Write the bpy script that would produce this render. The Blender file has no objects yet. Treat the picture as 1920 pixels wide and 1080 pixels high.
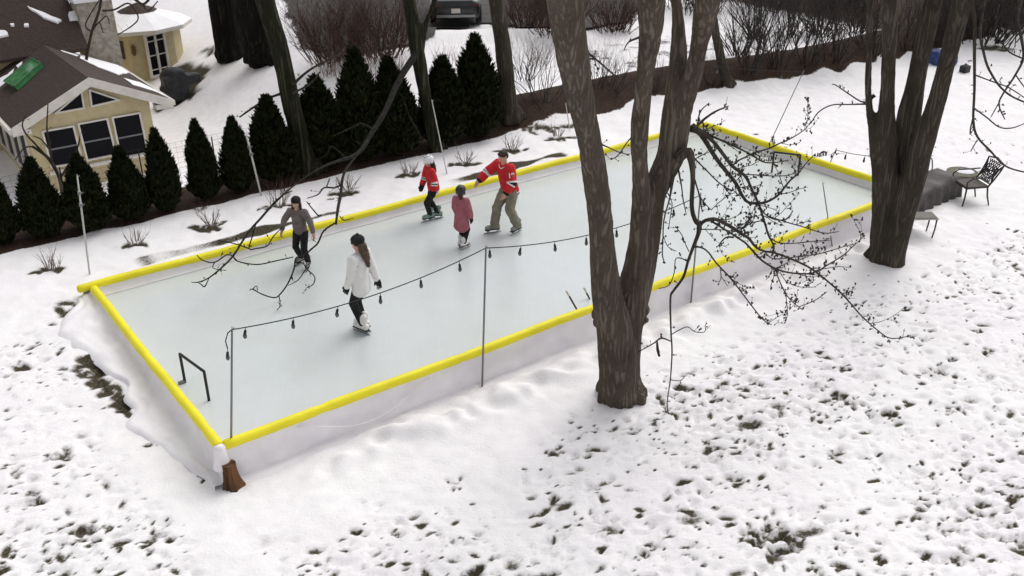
import bpy, bmesh, math, random
import numpy as np
from mathutils import Vector, Matrix, Quaternion, noise

random.seed(7)
SC = bpy.context.scene
COL = SC.collection
R = math.radians
# ------------------------------------------------------------------ camera
F_PX = 1880.0
PITCH, ROLL, CAMZ = R(26.68), R(0.705), 8.22
FW = Vector((0, math.cos(PITCH), -math.sin(PITCH)))
UP0 = Vector((0, math.sin(PITCH), math.cos(PITCH)))
RT0 = Vector((1, 0, 0))
CR = RT0 * math.cos(ROLL) - UP0 * math.sin(ROLL)
CU = RT0 * math.sin(ROLL) + UP0 * math.cos(ROLL)
CAM = Vector((0, 0, CAMZ))
cam = bpy.data.cameras.new('camera')
cam.lens = 36.0 * F_PX / 1920.0
cam.sensor_width = 36.0
cam.clip_end = 2000
camo = bpy.data.objects.new('camera', cam)
COL.objects.link(camo)
m = Matrix((CR, CU, -FW)).transposed().to_4x4()
m.translation = CAM
camo.matrix_world = m
SC.camera = camo

def ray(px, py):
    """direction with unit forward component"""
    return FW + CR * ((px - 960) / F_PX) + CU * (-(py - 540) / F_PX)
def atY(px, py, Y):
    d = ray(px, py)
    return CAM + d * (Y / d.y)
def atZ(px, py, z):
    d = ray(px, py)
    return CAM + d * ((z - CAMZ) / d.z)
def on_plane(px, py, p0, n):
    d = ray(px, py)
    return CAM + d * ((p0 - CAM).dot(n) / d.dot(n))
def fwd(p):
    return (p - CAM).dot(FW)

# ------------------------------------------------------------------ rink frame
RA = Vector((-3.9986, 11.2599, 0))
U = Vector((0.811275, 0.584664, 0))
V = Vector((-0.584664, 0.811275, 0))
RL, RW = 15.614, 6.136
def rk(s, t, z=0.0):
    p = RA + U * s + V * t
    return Vector((p.x, p.y, z))
def sm(x):
    x = np.clip(x, 0, 1)
    return x * x * (3 - 2 * x)
def terr(x, y):
    x = np.asarray(x, float); y = np.asarray(y, float)
    s = (x - RA.x) * U.x + (y - RA.y) * U.y
    t = (x - RA.x) * V.x + (y - RA.y) * V.y
    z = np.interp(t, [-60, -14, -2, 0, 6.1, 7.5, 9.2, 12, 80], [-1.4, -.65, -.42, -.38, .03, .12, .2, .2, .2])
    z = z - 2.3 * sm((t - 9.6) / 6.5) * (1 - sm((s - 5.5) / 8.5))
    # leaf-litter berm behind the far right end
    bt = 8.1 + 0.1 * (s - 12) * 0 - sm((s - 15) / 9) * 1.2
    z = z + .55 * np.exp(-((t - bt - 1.6) / .9) ** 2) * sm((s - 10.5) / 2.0)
    # low snow bank along the driveway
    z = z + .30 * np.exp(-((y - 35.6) / .9) ** 2) * sm((x + 3.6) / .8) * sm((3.5 - x) / 1.5)
    z = z + .05 * np.sin(x * .9 + 1.3 * np.sin(y * .5)) * np.sin(y * .7 + .6) * np.clip(np.maximum(-t - .5, 0) / 2, 0, 1)
    ins = sm((s + .02) / .12) * sm((RL + .02 - s) / .12) * sm((t + .02) / .12) * sm((RW + .02 - t) / .12)
    return z * (1 - ins) + (-.42) * ins
def atT(px, py):
    d = ray(px, py)
    k = np.linspace(7, 160, 3000)
    x = d.x * k; y = d.y * k; z = CAMZ + d.z * k
    below = np.nonzero(z < terr(x, y))[0]
    i = below[0] if len(below) else len(k) - 1
    a, b = k[max(i - 1, 0)], k[i]
    for _ in range(20):
        c = (a + b) / 2
        if CAMZ + d.z * c < float(terr(d.x * c, d.y * c)): b = c
        else: a = c
    p = CAM + d * b
    return Vector((p.x, p.y, float(terr(p.x, p.y))))
def tz(x, y): return float(terr(x, y))

# ------------------------------------------------------------------ materials
MATS = {}
def mat(name, col, rough=.7, col2=None, nscale=8.0, bump=0.0, bscale=30.0, stretch=(1, 1, 1), metallic=0.0, spec=0.3, detail=4.0, lo=.35, hi=.65):
    if name in MATS: return MATS[name]
    M = bpy.data.materials.new(name); M.use_nodes = True
    nt = M.node_tree; b = nt.nodes['Principled BSDF']
    b.inputs['Roughness'].default_value = rough
    b.inputs['Metallic'].default_value = metallic
    b.inputs['Specular IOR Level'].default_value = spec
    b.inputs['Base Color'].default_value = (*col, 1)
    tc = nt.nodes.new('ShaderNodeTexCoord'); mp = nt.nodes.new('ShaderNodeMapping')
    mp.inputs['Scale'].default_value = stretch
    nt.links.new(tc.outputs['Object'], mp.inputs['Vector'])
    if col2 is not None:
        n = nt.nodes.new('ShaderNodeTexNoise'); n.inputs['Scale'].default_value = nscale; n.inputs['Detail'].default_value = detail
        nt.links.new(mp.outputs['Vector'], n.inputs['Vector'])
        r = nt.nodes.new('ShaderNodeValToRGB')
        r.color_ramp.elements[0].position = lo; r.color_ramp.elements[0].color = (*col, 1)
        r.color_ramp.elements[1].position = hi; r.color_ramp.elements[1].color = (*col2, 1)
        nt.links.new(n.outputs['Fac'], r.inputs['Fac'])
        nt.links.new(r.outputs['Color'], b.inputs['Base Color'])
    if bump:
        n2 = nt.nodes.new('ShaderNodeTexNoise'); n2.inputs['Scale'].default_value = bscale; n2.inputs['Detail'].default_value = 5
        nt.links.new(mp.outputs['Vector'], n2.inputs['Vector'])
        bp = nt.nodes.new('ShaderNodeBump'); bp.inputs['Strength'].default_value = bump; bp.inputs['Distance'].default_value = .03
        nt.links.new(n2.outputs['Fac'], bp.inputs['Height']); nt.links.new(bp.outputs['Normal'], b.inputs['Normal'])
    MATS[name] = M
    return M
def bark_mat(name, dark, mid, light, scale=9.0, bump=1.0):
    M = bpy.data.materials.new(name); M.use_nodes = True
    nt = M.node_tree; b = nt.nodes['Principled BSDF']; L = nt.links
    b.inputs['Roughness'].default_value = .95; b.inputs['Specular IOR Level'].default_value = .1
    tc = nt.nodes.new('ShaderNodeTexCoord'); mp = nt.nodes.new('ShaderNodeMapping'); mp.inputs['Scale'].default_value = (1, 1, .034)
    L.new(tc.outputs['Object'], mp.inputs['Vector'])
    wv = nt.nodes.new('ShaderNodeTexNoise'); wv.inputs['Scale'].default_value = 3; L.new(tc.outputs['Object'], wv.inputs['Vector'])
    ds = nt.nodes.new('ShaderNodeVectorMath'); ds.operation = 'MULTIPLY_ADD'; ds.inputs[1].default_value = (.055, .055, .055)
    L.new(wv.outputs['Color'], ds.inputs[0]); L.new(mp.outputs['Vector'], ds.inputs[2])
    n1 = nt.nodes.new('ShaderNodeTexNoise'); n1.noise_type = 'RIDGED_MULTIFRACTAL'; n1.inputs['Scale'].default_value = scale; n1.inputs['Detail'].default_value = 6; n1.inputs['Roughness'].default_value = .6
    n1.normalize = True
    L.new(ds.outputs['Vector'], n1.inputs['Vector'])
    n2 = nt.nodes.new('ShaderNodeTexNoise'); n2.inputs['Scale'].default_value = 1.3; n2.inputs['Detail'].default_value = 4; L.new(tc.outputs['Object'], n2.inputs['Vector'])
    n3 = nt.nodes.new('ShaderNodeTexNoise'); n3.inputs['Scale'].default_value = scale * 5; n3.inputs['Detail'].default_value = 6; L.new(ds.outputs['Vector'], n3.inputs['Vector'])
    ad = nt.nodes.new('ShaderNodeMath'); ad.operation = 'MULTIPLY_ADD'; ad.inputs[1].default_value = .55; L.new(n3.outputs['Fac'], ad.inputs[0]); L.new(n1.outputs['Fac'], ad.inputs[2])
    r = nt.nodes.new('ShaderNodeValToRGB'); e = r.color_ramp.elements
    e[0].position = .30; e[0].color = (*dark, 1); e[1].position = 1.0; e[1].color = (*light, 1)
    q = e.new(.48); q.color = (*mid, 1)
    L.new(ad.outputs[0], r.inputs['Fac'])
    hs = nt.nodes.new('ShaderNodeHueSaturation'); mr = nt.nodes.new('ShaderNodeMapRange'); mr.inputs['From Min'].default_value = .3; mr.inputs['From Max'].default_value = .7; mr.inputs['To Min'].default_value = .7; mr.inputs['To Max'].default_value = 1.25
    L.new(n2.outputs['Fac'], mr.inputs['Value']); L.new(mr.outputs['Result'], hs.inputs['Value']); L.new(r.outputs['Color'], hs.inputs['Color']); L.new(hs.outputs['Color'], b.inputs['Base Color'])
    bp = nt.nodes.new('ShaderNodeBump'); bp.inputs['Strength'].default_value = bump; bp.inputs['Distance'].default_value = .05
    L.new(ad.outputs[0], bp.inputs['Height']); L.new(bp.outputs['Normal'], b.inputs['Normal'])
    MATS[name] = M
    return M

BARK = bark_mat('bark_grey_brown', (.088, .070, .056), (.165, .138, .114), (.215, .186, .155), 20)
BARK_D = bark_mat('bark_dark', (.050, .042, .034), (.098, .084, .069), (.132, .115, .097), 18)
LIMB = mat('dark_limb_bark', (.010, .009, .007), .95, (.026, .023, .019), 14, .4, 40)  # darker bark tone for the greenish tree's drooping limb
BARK_G = bark_mat('bark_greenish', (.018, .018, .012), (.046, .045, .030), (.080, .078, .055), 16)
BARK_B = mat('young_branch_bark', (.026, .022, .019), .9, (.068, .059, .051), 14, .4, 40)
TWIG = mat('twig_bark', (.022, .018, .016), .9, (.055, .046, .042), 20)
TWIG_R = mat('twig_reddish', (.040, .022, .018), .9, (.090, .052, .042), 12)
TWIG_P = mat('twig_pale', (.10, .07, .055), .9, (.22, .17, .14), 12)
CEDAR = mat('cedar_foliage', (.006, .008, .004), .95, (.026, .032, .014), 9, spec=.08)
YELLOW = mat('yellow_vinyl', (.76, .66, .014), .5, (.87, .77, .02), 2.2, .2, 12, spec=.35, detail=9, lo=.25, hi=.6)
LINER = mat('white_liner_plastic', (.80, .765, .795), .45, (.87, .845, .865), 2.5, .35, 7, spec=.4)
BLACK = mat('black_pipe', (.012, .012, .013), .5, spec=.4)
STEEL = mat('galvanised_pole', (.22, .22, .22), .5, metallic=.6)
WIRE = mat('black_wire', (.015, .015, .016), .6)
GLASSB = mat('smoky_bulb_glass', (.05, .05, .055), .15, spec=.7)
SNOWP = mat('snow_patch', (.86, .85, .87), .85, (.80, .79, .82), 3, .4, 12)
CREAM = mat('cream_stucco', (.43, .365, .215), .85, (.48, .41, .25), 5, .1, 40)
WTRIM = mat('white_trim', (.56, .53, .48), .6, (.64, .61, .56), 4)
WGLASS = mat('dark_window_glass', (.007, .007, .009), .3, spec=.06)
SHINGLE = mat('dark_shingles', (.042, .030, .026), .9, (.072, .053, .046), 25, .6, 60)
def shingle_rows(M, period=.11):
    nt = M.node_tree; L = nt.links; b = nt.nodes['Principled BSDF']
    tc = nt.nodes.new('ShaderNodeTexCoord'); sx = nt.nodes.new('ShaderNodeSeparateXYZ'); L.new(tc.outputs['Object'], sx.inputs[0])
    nz = nt.nodes.new('ShaderNodeTexNoise'); nz.inputs['Scale'].default_value = 6; L.new(tc.outputs['Object'], nz.inputs['Vector'])
    ma = nt.nodes.new('ShaderNodeMath'); ma.operation = 'MULTIPLY_ADD'; ma.inputs[1].default_value = .05; L.new(nz.outputs['Fac'], ma.inputs[0]); L.new(sx.outputs['Z'], ma.inputs[2])
    mo = nt.nodes.new('ShaderNodeMath'); mo.operation = 'DIVIDE'; mo.inputs[1].default_value = period; L.new(ma.outputs[0], mo.inputs[0])
    fr = nt.nodes.new('ShaderNodeMath'); fr.operation = 'FRACT'; L.new(mo.outputs[0], fr.inputs[0])
    bp = nt.nodes.new('ShaderNodeBump'); bp.inputs['Strength'].default_value = .9; bp.inputs['Distance'].default_value = .05
    L.new(fr.outputs[0], bp.inputs['Height']); L.new(bp.outputs['Normal'], b.inputs['Normal'])
shingle_rows(SHINGLE)
STONE = mat('pale_stone', (.26, .23, .19), .9, (.42, .38, .33), 7, .6, 20)

# ------------------------------------------------------------------ mesh collector
class MB:
    def __init__(s): s.v = []; s.f = []; s.m = []
    def add(s, vs, fs, mi=0):
        o = len(s.v); s.v += [tuple(p) for p in vs]
        for f in fs: s.f.append(tuple(i + o for i in f)); s.m.append(mi)
    def tube(s, pts, rad, n=8, cap=True, mi=0, jit=0.0):
        pts = [Vector(p) for p in pts]
        if len(pts) < 2: return
        vs = []; fs = []
        t0 = (pts[1] - pts[0]).normalized()
        a = t0.orthogonal().normalized()
        for i, p in enumerate(pts):
            if i == 0: t = t0
            elif i == len(pts) - 1: t = (pts[i] - pts[i - 1]).normalized()
            else: t = (pts[i + 1] - pts[i - 1]).normalized()
            a = (a - t * a.dot(t))
            a = a.normalized() if a.length > 1e-6 else t.orthogonal().normalized()
            b = t.cross(a)
            r = rad[i] if hasattr(rad, '__len__') else rad
            for k in range(n):
                an = 2 * math.pi * k / n
                rr = r * (1 + (random.uniform(-jit, jit) if jit else 0))
                vs.append(p + a * (math.cos(an) * rr) + b * (math.sin(an) * rr))
        for i in range(len(pts) - 1):
            for k in range(n):
                k2 = (k + 1) % n
                fs.append((i * n + k, i * n + k2, (i + 1) * n + k2, (i + 1) * n + k))
        if cap:
            fs.append(tuple(range(n - 1, -1, -1)))
            L = (len(pts) - 1) * n
            fs.append(tuple(range(L, L + n)))
        s.add(vs, fs, mi)
    def box(s, c, dx, dy, dz, sx, sy, sz, mi=0):
        """box centred at c with half extents along unit axes"""
        c = Vector(c); vs = []
        for k in (-1, 1):
            for j in (-1, 1):
                for i in (-1, 1):
                    vs.append(c + dx * (i * sx) + dy * (j * sy) + dz * (k * sz))
        s.add(vs, [(0, 2, 3, 1), (4, 5, 7, 6), (0, 1, 5, 4), (2, 6, 7, 3), (0, 4, 6, 2), (1, 3, 7, 5)], mi)
    def ell(s, c, rx, ry, rz, nu=10, nv=7, rot=None, mi=0):
        c = Vector(c); vs = []; fs = []
        for j in range(nv + 1):
            th = math.pi * j / nv
            for i in range(nu):
                ph = 2 * math.pi * i / nu
                p = Vector((rx * math.sin(th) * math.cos(ph), ry * math.sin(th) * math.sin(ph), rz * math.cos(th)))
                if rot: p = rot @ p
                vs.append(c + p)
        for j in range(nv):
            for i in range(nu):
                i2 = (i + 1) % nu
                fs.append((j * nu + i, (j + 1) * nu + i, (j + 1) * nu + i2, j * nu + i2))
        s.add(vs, fs, mi)
    def slab(s, poly, thick, mi=0):
        """planar polygon (3-D points) extruded by the vector thick"""
        n = len(poly); th = Vector(thick)
        vs = [Vector(p) for p in poly] + [Vector(p) + th for p in poly]
        fs = [tuple(range(n - 1, -1, -1)), tuple(range(n, 2 * n))]
        for i in range(n): fs.append((i, (i + 1) % n, n + (i + 1) % n, n + i))
        s.add(vs, fs, mi)
    def mesh(s, name, mats):
        me = bpy.data.meshes.new(name)
        me.from_pydata(s.v, [], s.f)
        for mm in (mats if isinstance(mats, (list, tuple)) else [mats]): me.materials.append(mm)
        if any(s.m): me.polygons.foreach_set('material_index', s.m)
        me.update()
        return me
    def build(s, name, mats, parent=None, smooth=False, origin=None):
        me = s.mesh(name, mats)
        return put(name, me, parent, smooth, origin)

def shade(me):
    me.polygons.foreach_set('use_smooth', [True] * len(me.polygons)); me.update()
def wm(o):
    M_ = o.matrix_basis.copy()
    while o.parent is not None:
        o = o.parent; M_ = o.matrix_basis @ M_
    return M_
def put(name, me, parent=None, smooth=False, origin=None):
    """link mesh (world coords) as an object; origin moves the data so the pivot sits there"""
    o = bpy.data.objects.new(name, me); COL.objects.link(o)
    if smooth: shade(me)
    if parent is not None:
        me.transform(wm(parent).inverted()); o.parent = parent
    elif origin is not None:
        me.transform(Matrix.Translation(-Vector(origin))); o.location = origin
    return o
def tag(o, label, cat=None, group=None, kind=None):
    if label: o['label'] = label
    if cat: o['category'] = cat
    if group: o['group'] = group
    if kind: o['kind'] = kind
    return o
def thing(name, loc, label, cat, group=None, rotz=0.0):
    o = bpy.data.objects.new(name, None); COL.objects.link(o)
    o.empty_display_size = .1
    o.location = loc; o.rotation_euler = (0, 0, rotz)
    o.matrix_basis = Matrix.Translation(Vector(loc)) @ Matrix.Rotation(rotz, 4, 'Z')
    return tag(o, label, cat, group)
def dup(o, loc, rotz=0.0, scale=1.0, label=None):
    c = o.copy(); COL.objects.link(c)
    c.location = loc; c.rotation_euler = (0, 0, rotz)
    c.scale = scale if hasattr(scale, '__len__') else (scale,) * 3
    if label: c['label'] = label
    for ch in list(o.children):
        k = ch.copy(); COL.objects.link(k); k.parent = c
        for g in list(ch.children):
            q = g.copy(); COL.objects.link(q); q.parent = k
    return c
def remesh(mb, voxel, smooth_it=3, name='blob'):
    me = mb.mesh(name, [])
    o = bpy.data.objects.new('tmp', me); COL.objects.link(o)
    md = o.modifiers.new('r', 'REMESH'); md.mode = 'VOXEL'; md.voxel_size = voxel
    if smooth_it:
        sm_ = o.modifiers.new('s', 'SMOOTH'); sm_.iterations = smooth_it; sm_.factor = .5
    dg = bpy.context.evaluated_depsgraph_get(); dg.update()
    out = bpy.data.meshes.new_from_object(o.evaluated_get(dg))
    bpy.data.objects.remove(o); bpy.data.meshes.remove(me)
    out.name = name
    return out
def displace(me, fn):
    """fn(co, normal) -> offset along normal"""
    ns = [v.normal.copy() for v in me.vertices]
    for v, n in zip(me.vertices, ns): v.co = v.co + n * fn(v.co, n)
    me.update()
def catmull(pts, sub=5):
    """smooth a polyline of (Vector, radius)"""
    out = []
    n = len(pts)
    for i in range(n - 1):
        p0, p1, p2, p3 = pts[max(i - 1, 0)], pts[i], pts[i + 1], pts[min(i + 2, n - 1)]
        for k in range(sub):
            t = k / sub
            a = [(2 * p1[j] + (p2[j] - p0[j]) * t + (2 * p0[j] - 5 * p1[j] + 4 * p2[j] - p3[j]) * t * t + (3 * p1[j] - p0[j] - 3 * p2[j] + p3[j]) * t ** 3) * .5 if False else
                 0.5 * ((2 * p1[j]) + (p2[j] - p0[j]) * t + (2 * p0[j] - 5 * p1[j] + 4 * p2[j] - p3[j]) * (t * t) + (-1 * p0[j] + 3 * p1[j] - 3 * p2[j] + p3[j]) * (t ** 3)) for j in (0, 1)]
            out.append((a[0], a[1]))
    out.append(pts[-1])
    return out
THIN = 1.0
def trace(pl, Y0, Y1=None, sub=4):
    """pixel polyline [(px,py,width)] laid at depth Y0..Y1 -> ([points],[radii])"""
    if Y1 is None: Y1 = Y0
    wk = THIN
    L = [0]
    for i in range(1, len(pl)): L.append(L[-1] + math.hypot(pl[i][0] - pl[i - 1][0], pl[i][1] - pl[i - 1][1]))
    q = []
    for (px, py, w), l in zip(pl, L):
        p = atY(px, py, Y0 + (Y1 - Y0) * l / L[-1])
        q.append((p, .5 * w * wk * fwd(p) / F_PX))
    q = catmull(q, sub)
    return [a for a, b in q], [max(b, .002) for a, b in q]
# ------------------------------------------------------------------ world and light
W = bpy.data.worlds.new('World'); SC.world = W; W.use_nodes = True
nt = W.node_tree; bg = nt.nodes['Background']
sky = nt.nodes.new('ShaderNodeTexSky'); sky.sky_type = 'NISHITA'; sky.sun_disc = False
SUN_EL, SUN_AZ = R(55), R(38)      # azimuth clockwise from +Y: beyond the rink, to the right
sky.sun_elevation = SUN_EL; sky.sun_rotation = SUN_AZ
sky.air_density = 1.0; sky.dust_density = 4.0; sky.ozone_density = 1.0
hs = nt.nodes.new('ShaderNodeHueSaturation'); hs.inputs['Saturation'].default_value = .12
nt.links.new(sky.outputs[0], hs.inputs['Color']); nt.links.new(hs.outputs[0], bg.inputs['Color'])
bg.inputs['Strength'].default_value = .15
sl = bpy.data.lights.new('sun', 'SUN'); sl.energy = .55; sl.angle = R(60); sl.color = (1, .97, .94)
so = bpy.data.objects.new('sun', sl); COL.objects.link(so)
sd = Vector((math.sin(SUN_AZ) * math.cos(SUN_EL), math.cos(SUN_AZ) * math.cos(SUN_EL), math.sin(SUN_EL)))
so.rotation_euler = sd.to_track_quat('Z', 'Y').to_euler()
so.location = (10, -10, 40)
vs = SC.view_settings
vs.view_transform = 'Standard'; vs.look = 'None'; vs.gamma = 1; vs.use_curve_mapping = False; vs.exposure = 0.17
SC.cycles.max_bounces = 6

# ------------------------------------------------------------------ ground
rng = np.random.default_rng(5)
def axis(lo, hi, step, far_lo, far_hi, g=1.10):
    a = list(np.arange(lo, hi, step))
    x, d = a[-1], step
    up = []
    while x < far_hi: d *= g; x += d; up.append(x)
    x, d = a[0], step; dn = []
    while x > far_lo: d *= g; x -= d; dn.append(x)
    return np.array(dn[::-1] + a + up)
gx = axis(-10.5, 14.5, .042, -320, 320)
gy0 = np.arange(7.6, 21, .042)
gy1 = np.arange(21, 34, .085)
ys = []; d = .085; y = gy1[-1]
while y < 600: d *= 1.08; y += d; ys.append(y)
yd = []; d = .042; y = 7.6
while y > -200: d *= 1.12; y -= d; yd.append(y)
gy = np.concatenate([np.array(yd[::-1]), gy0, gy1, np.array(ys)])
X, Yg = np.meshgrid(gx, gy)
Z = terr(X, Yg)
S = (X - RA.x) * U.x + (Yg - RA.y) * U.y
T = (X - RA.x) * V.x + (Yg - RA.y) * V.y
bare = np.zeros_like(Z); bed = np.zeros_like(Z)
def vnoise(X, Y, sc, seed):
    """smooth value noise"""
    rg = np.random.default_rng(seed); tab = rg.random((256, 256))
    x = X / sc; y = Y / sc
    xi = np.floor(x).astype(int); yi = np.floor(y).astype(int)
    fx = x - xi; fy = y - yi; fx = fx * fx * (3 - 2 * fx); fy = fy * fy * (3 - 2 * fy)
    g = lambda a, b: tab[a % 256, b % 256]
    return (g(xi, yi) * (1 - fx) + g(xi + 1, yi) * fx) * (1 - fy) + (g(xi, yi + 1) * (1 - fx) + g(xi + 1, yi + 1) * fx) * fy
out_rink = ((S < -.1) | (S > RL + .1) | (T < -.1) | (T > RW + .1))
und = (vnoise(X, Yg, .9, 1) - .5) * .05 + (vnoise(X, Yg, .35, 2) - .5) * .03 + (vnoise(X, Yg, .14, 3) - .5) * .018
Z += und * out_rink
# lumps of shovelled snow along the near boards
lump = np.exp(-((T + .55 + .25 * (vnoise(X, Yg, .8, 11) - .5)) / .3) ** 2) * (vnoise(X, Yg, .22, 12)) * sm((S - .6) / 1.5) * sm((RL + 1 - S) / 2)
Z += .22 * lump
def pit(cx, cy, a, b, ang, depth, w, soft=1.0):
    rmax = max(a, b) * 2.0
    i0, i1 = np.searchsorted(gx, [cx - rmax, cx + rmax]); j0, j1 = np.searchsorted(gy, [cy - rmax, cy + rmax])
    if i1 - i0 < 1 or j1 - j0 < 1: return
    dx = X[j0:j1, i0:i1] - cx; dy = Yg[j0:j1, i0:i1] - cy
    ca, sa = math.cos(ang), math.sin(ang)
    p = (dx * ca + dy * sa) / a; q = (-dx * sa + dy * ca) / b
    r2 = p * p + q * q
    Z[j0:j1, i0:i1] -= depth * np.exp(-r2 ** 1.4) - depth * .28 * np.exp(-(np.sqrt(r2) - 1.35) ** 2 * 10)
    if w > 0:
        bb = bare[j0:j1, i0:i1]; np.maximum(bb, w * np.exp(-(r2 * 1.3) ** 1.2), out=bb)
clump = lambda x, y, seed=21, sc=1.6: float(vnoise(np.array(x), np.array(y), sc, seed))
n = 0
for _ in range(125000):
    x = rng.uniform(-13, 17); y = rng.uniform(7.6, 26)
    s = (x - RA.x) * U.x + (y - RA.y) * U.y; t = (x - RA.x) * V.x + (y - RA.y) * V.y
    if -.3 < s < RL + .4 and -.3 < t: continue
    if t > 5.6: continue
    c = clump(x, y) + .5 * (clump(x, y, 22, .6) - .5)
    if s < -.2:   k = .85 * min(1, max(0, (-s - .7) / .6)) * (1 if t < 5 else .3)
    elif t < 0:   k = min(1, max(0, (-t - 1.3 - 1.0 * math.exp(-((s - 3.0) / 1.2) ** 2)) / 1.1))
    else: k = .25
    if t > -2 and s > 8: k *= .55
    if s < 4 and t < -2.2: k = min(1, k * 1.5)
    if s > 12 and t > -.9: k *= .7
    if rng.random() > k * max(.24, c * .95 + .05) * 1.05: continue
    sz = rng.lognormal(math.log(.024), .58)
    a = sz * rng.uniform(1.0, 2.3); b = sz * rng.uniform(.65, 1.0)
    w = rng.uniform(.0, .36) if rng.random() < .66 else min(1.1, rng.beta(1.7, 1.6) * 1.25)
    pit(x, y, a, b, rng.normal(0.35, .7), min(.48 * sz + .005, .035), w)
    n += 1
def clear_at(px, py, r, w, cnt):
    p = atT(px, py)
    for _ in range(cnt):
        q = rng.normal(0, r * .55, 2)
        sz = rng.uniform(.05, .11)
        sz *= .62
        for _k in range(2): pit(p.x + q[0] + rng.normal(0, .06), p.y + q[1] + rng.normal(0, .06), sz * rng.uniform(.9, 1.9), sz, rng.uniform(0, 3.1), .035, w * rng.uniform(.5, 1.0))
for a in [(1450, 1005, .30, 1.1, 14), (1425, 985, .2, 1, 5), (1478, 1020, .12, 1.1, 4), (1580, 750, .22, 1.1, 10), (1672, 770, .14, 1.1, 4), (870, 903, .13, .9, 3), (165, 1000, .17, 1.05, 6), (285, 1015, .14, 1.05, 4),
          (1560, 855, .10, 1.1, 3), (1660, 1060, .08, 1.1, 2), (1520, 1070, .12, 1.1, 4), (1800, 1040, .1, 1, 3), (1900, 935, .1, 1.1, 3), (1040, 850, .14, 1, 4), (1100, 848, .08, 1, 2), (1038, 938, .1, 1.1, 3), (668, 992, .09, 1.1, 2),
          (880, 1075, .09, 1.1, 3), (1225, 1035, .12, 1, 4), (1385, 905, .08, 1, 2), (1750, 690, .1, 1, 3), (1790, 770, .12, 1, 4), (1850, 660, .1, 1, 3), (1780, 675, .1, .9, 3), (60, 940, .15, .9, 5), (120, 860, .15, .85, 5), (30, 880, .12, .9, 3)]:
    clear_at(*a)
# bare turf beside the liner at the left end and along the far boards
def smear(pts, wd, amt=1.15, dz=.03):
    pts = [atT(*p) for p in pts]
    for a, b in zip(pts[:-1], pts[1:]):
        L = (b - a).length; k = int(L / .07) + 1
        for i in range(k):
            p = a.lerp(b, i / k)
            pit(p.x + rng.normal(0, wd * .35), p.y + rng.normal(0, wd * .35), wd * rng.uniform(.6, 1.1), wd * rng.uniform(.3, .6), rng.normal(.5, 1.1), dz * rng.uniform(.3, 1), amt * rng.uniform(.75, 1))
smear([(120, 578), (150, 582), (172, 572), (168, 590)], .22)
smear([(150, 672), (182, 690), (195, 715), (215, 740), (242, 755), (258, 772)], .2)
smear([(130, 690), (165, 700), (178, 722)], .16, .9)
smear([(275, 835), (305, 828), (325, 822)], .08, 1.0)
smear([(375, 890), (382, 905)], .07, 1.1)
smear([(355, 425), (395, 425), (425, 412)], .13, 1.0, .02)
smear([(485, 392), (520, 388), (545, 384)], .12, .9, .02)
smear([(620, 372), (640, 366), (670, 350)], .10, .8, .02)
smear([(985, 240), (1040, 240), (1085, 235)], .2, .9, .02)
for (x, y) in [(95, 505), (255, 459), (395, 424), (648, 360), (768, 328), (872, 304), (958, 279), (1050, 258)]:
    smear([(x - 22, y + 4), (x + 24, y + 1)], .17, 1.2, .02)
for (x, y) in [(1830, 50), (1870, 90), (400, 95), (340, 130), (345, 180), (330, 150)]:
    smear([(x - 18, y + 3), (x + 18, y)], .35, 1.0, .02)
smear([(300, 195), (330, 190), (355, 165), (360, 140), (335, 128)], .5, 1.3, .02)
# trodden dirt strip along the far boards
gapn = vnoise(S, T * 0, 1.5, 51); wid = .03 + .26 * vnoise(S, T * 0, .9, 52)
strip_m = sm((wid - np.abs(T - 6.86 - .16 * (vnoise(S, T, .5, 53) - .5))) / .12) * sm((gapn - .36) / .15) * sm((S - .9) / .4) * sm((14.5 - S) / .5)
np.maximum(bare, 1.0 * strip_m * (.6 + .6 * vnoise(S, T, .3, 54)), out=bare)
# mulch bed under the cedar row, and the leaf berm at the far right
bt = 8.1 - sm((S - 15) / 9) * 1.2
bed = np.maximum(bed, sm((T - 8.62 - .12 * (vnoise(X, Yg, .7, 31) - .5)) / .12) * sm((10.5 - T) / .5) * sm((12.2 - S) / .6))
bed = np.maximum(bed, sm((T - bt - .35 - .5 * (vnoise(X, Yg, .6, 32) - .5)) / .25) * sm((bt + 3.0 + 1.2 * (vnoise(X, Yg, .8, 33) - .5) - T) / .5) * sm((S - 10.8) / .6))
bed *= (vnoise(X, Yg, .25, 34) * .6 + .7).clip(0, 1)
# thin snow with twigs showing through where the brush stands
bed = np.maximum(bed, .42 * sm((S - 15) / 3) * sm((T - bt - 3) / 1.0) * sm((bt + 9 - T) / 3) * vnoise(X, Yg, .35, 35) * 1.3)
bed = np.maximum(bed, 1.0 * sm((S - 27) / 3) * sm((T - bt - 2) / 1.0))
nx, ny = len(gx), len(gy)
co = np.stack([X.ravel(), Yg.ravel(), Z.ravel()], 1).astype(np.float32)
me = bpy.data.meshes.new('ground')
ii = (np.arange(ny - 1)[:, None] * nx + np.arange(nx - 1)[None, :]).ravel()
fa = np.stack([ii, ii + 1, ii + nx + 1, ii + nx], 1).astype(np.int32)
me.vertices.add(nx * ny); me.vertices.foreach_set('co', co.ravel())
me.loops.add(fa.size); me.loops.foreach_set('vertex_index', fa.ravel())
me.polygons.add(len(fa)); me.polygons.foreach_set('loop_start', np.arange(0, fa.size, 4, dtype=np.int32))
me.update(calc_edges=True); me.validate()
for nm, arr in (('bare', bare), ('bed', bed)):
    at = me.attributes.new(nm, 'FLOAT', 'POINT'); at.data.foreach_set('value', arr.ravel().astype(np.float32))
shade(me)
go = bpy.data.objects.new('ground', me); COL.objects.link(go); go['kind'] = 'structure'
M = bpy.data.materials.new('snowy_lawn'); M.use_nodes = True; nt = M.node_tree; b = nt.nodes['Principled BSDF']
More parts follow.
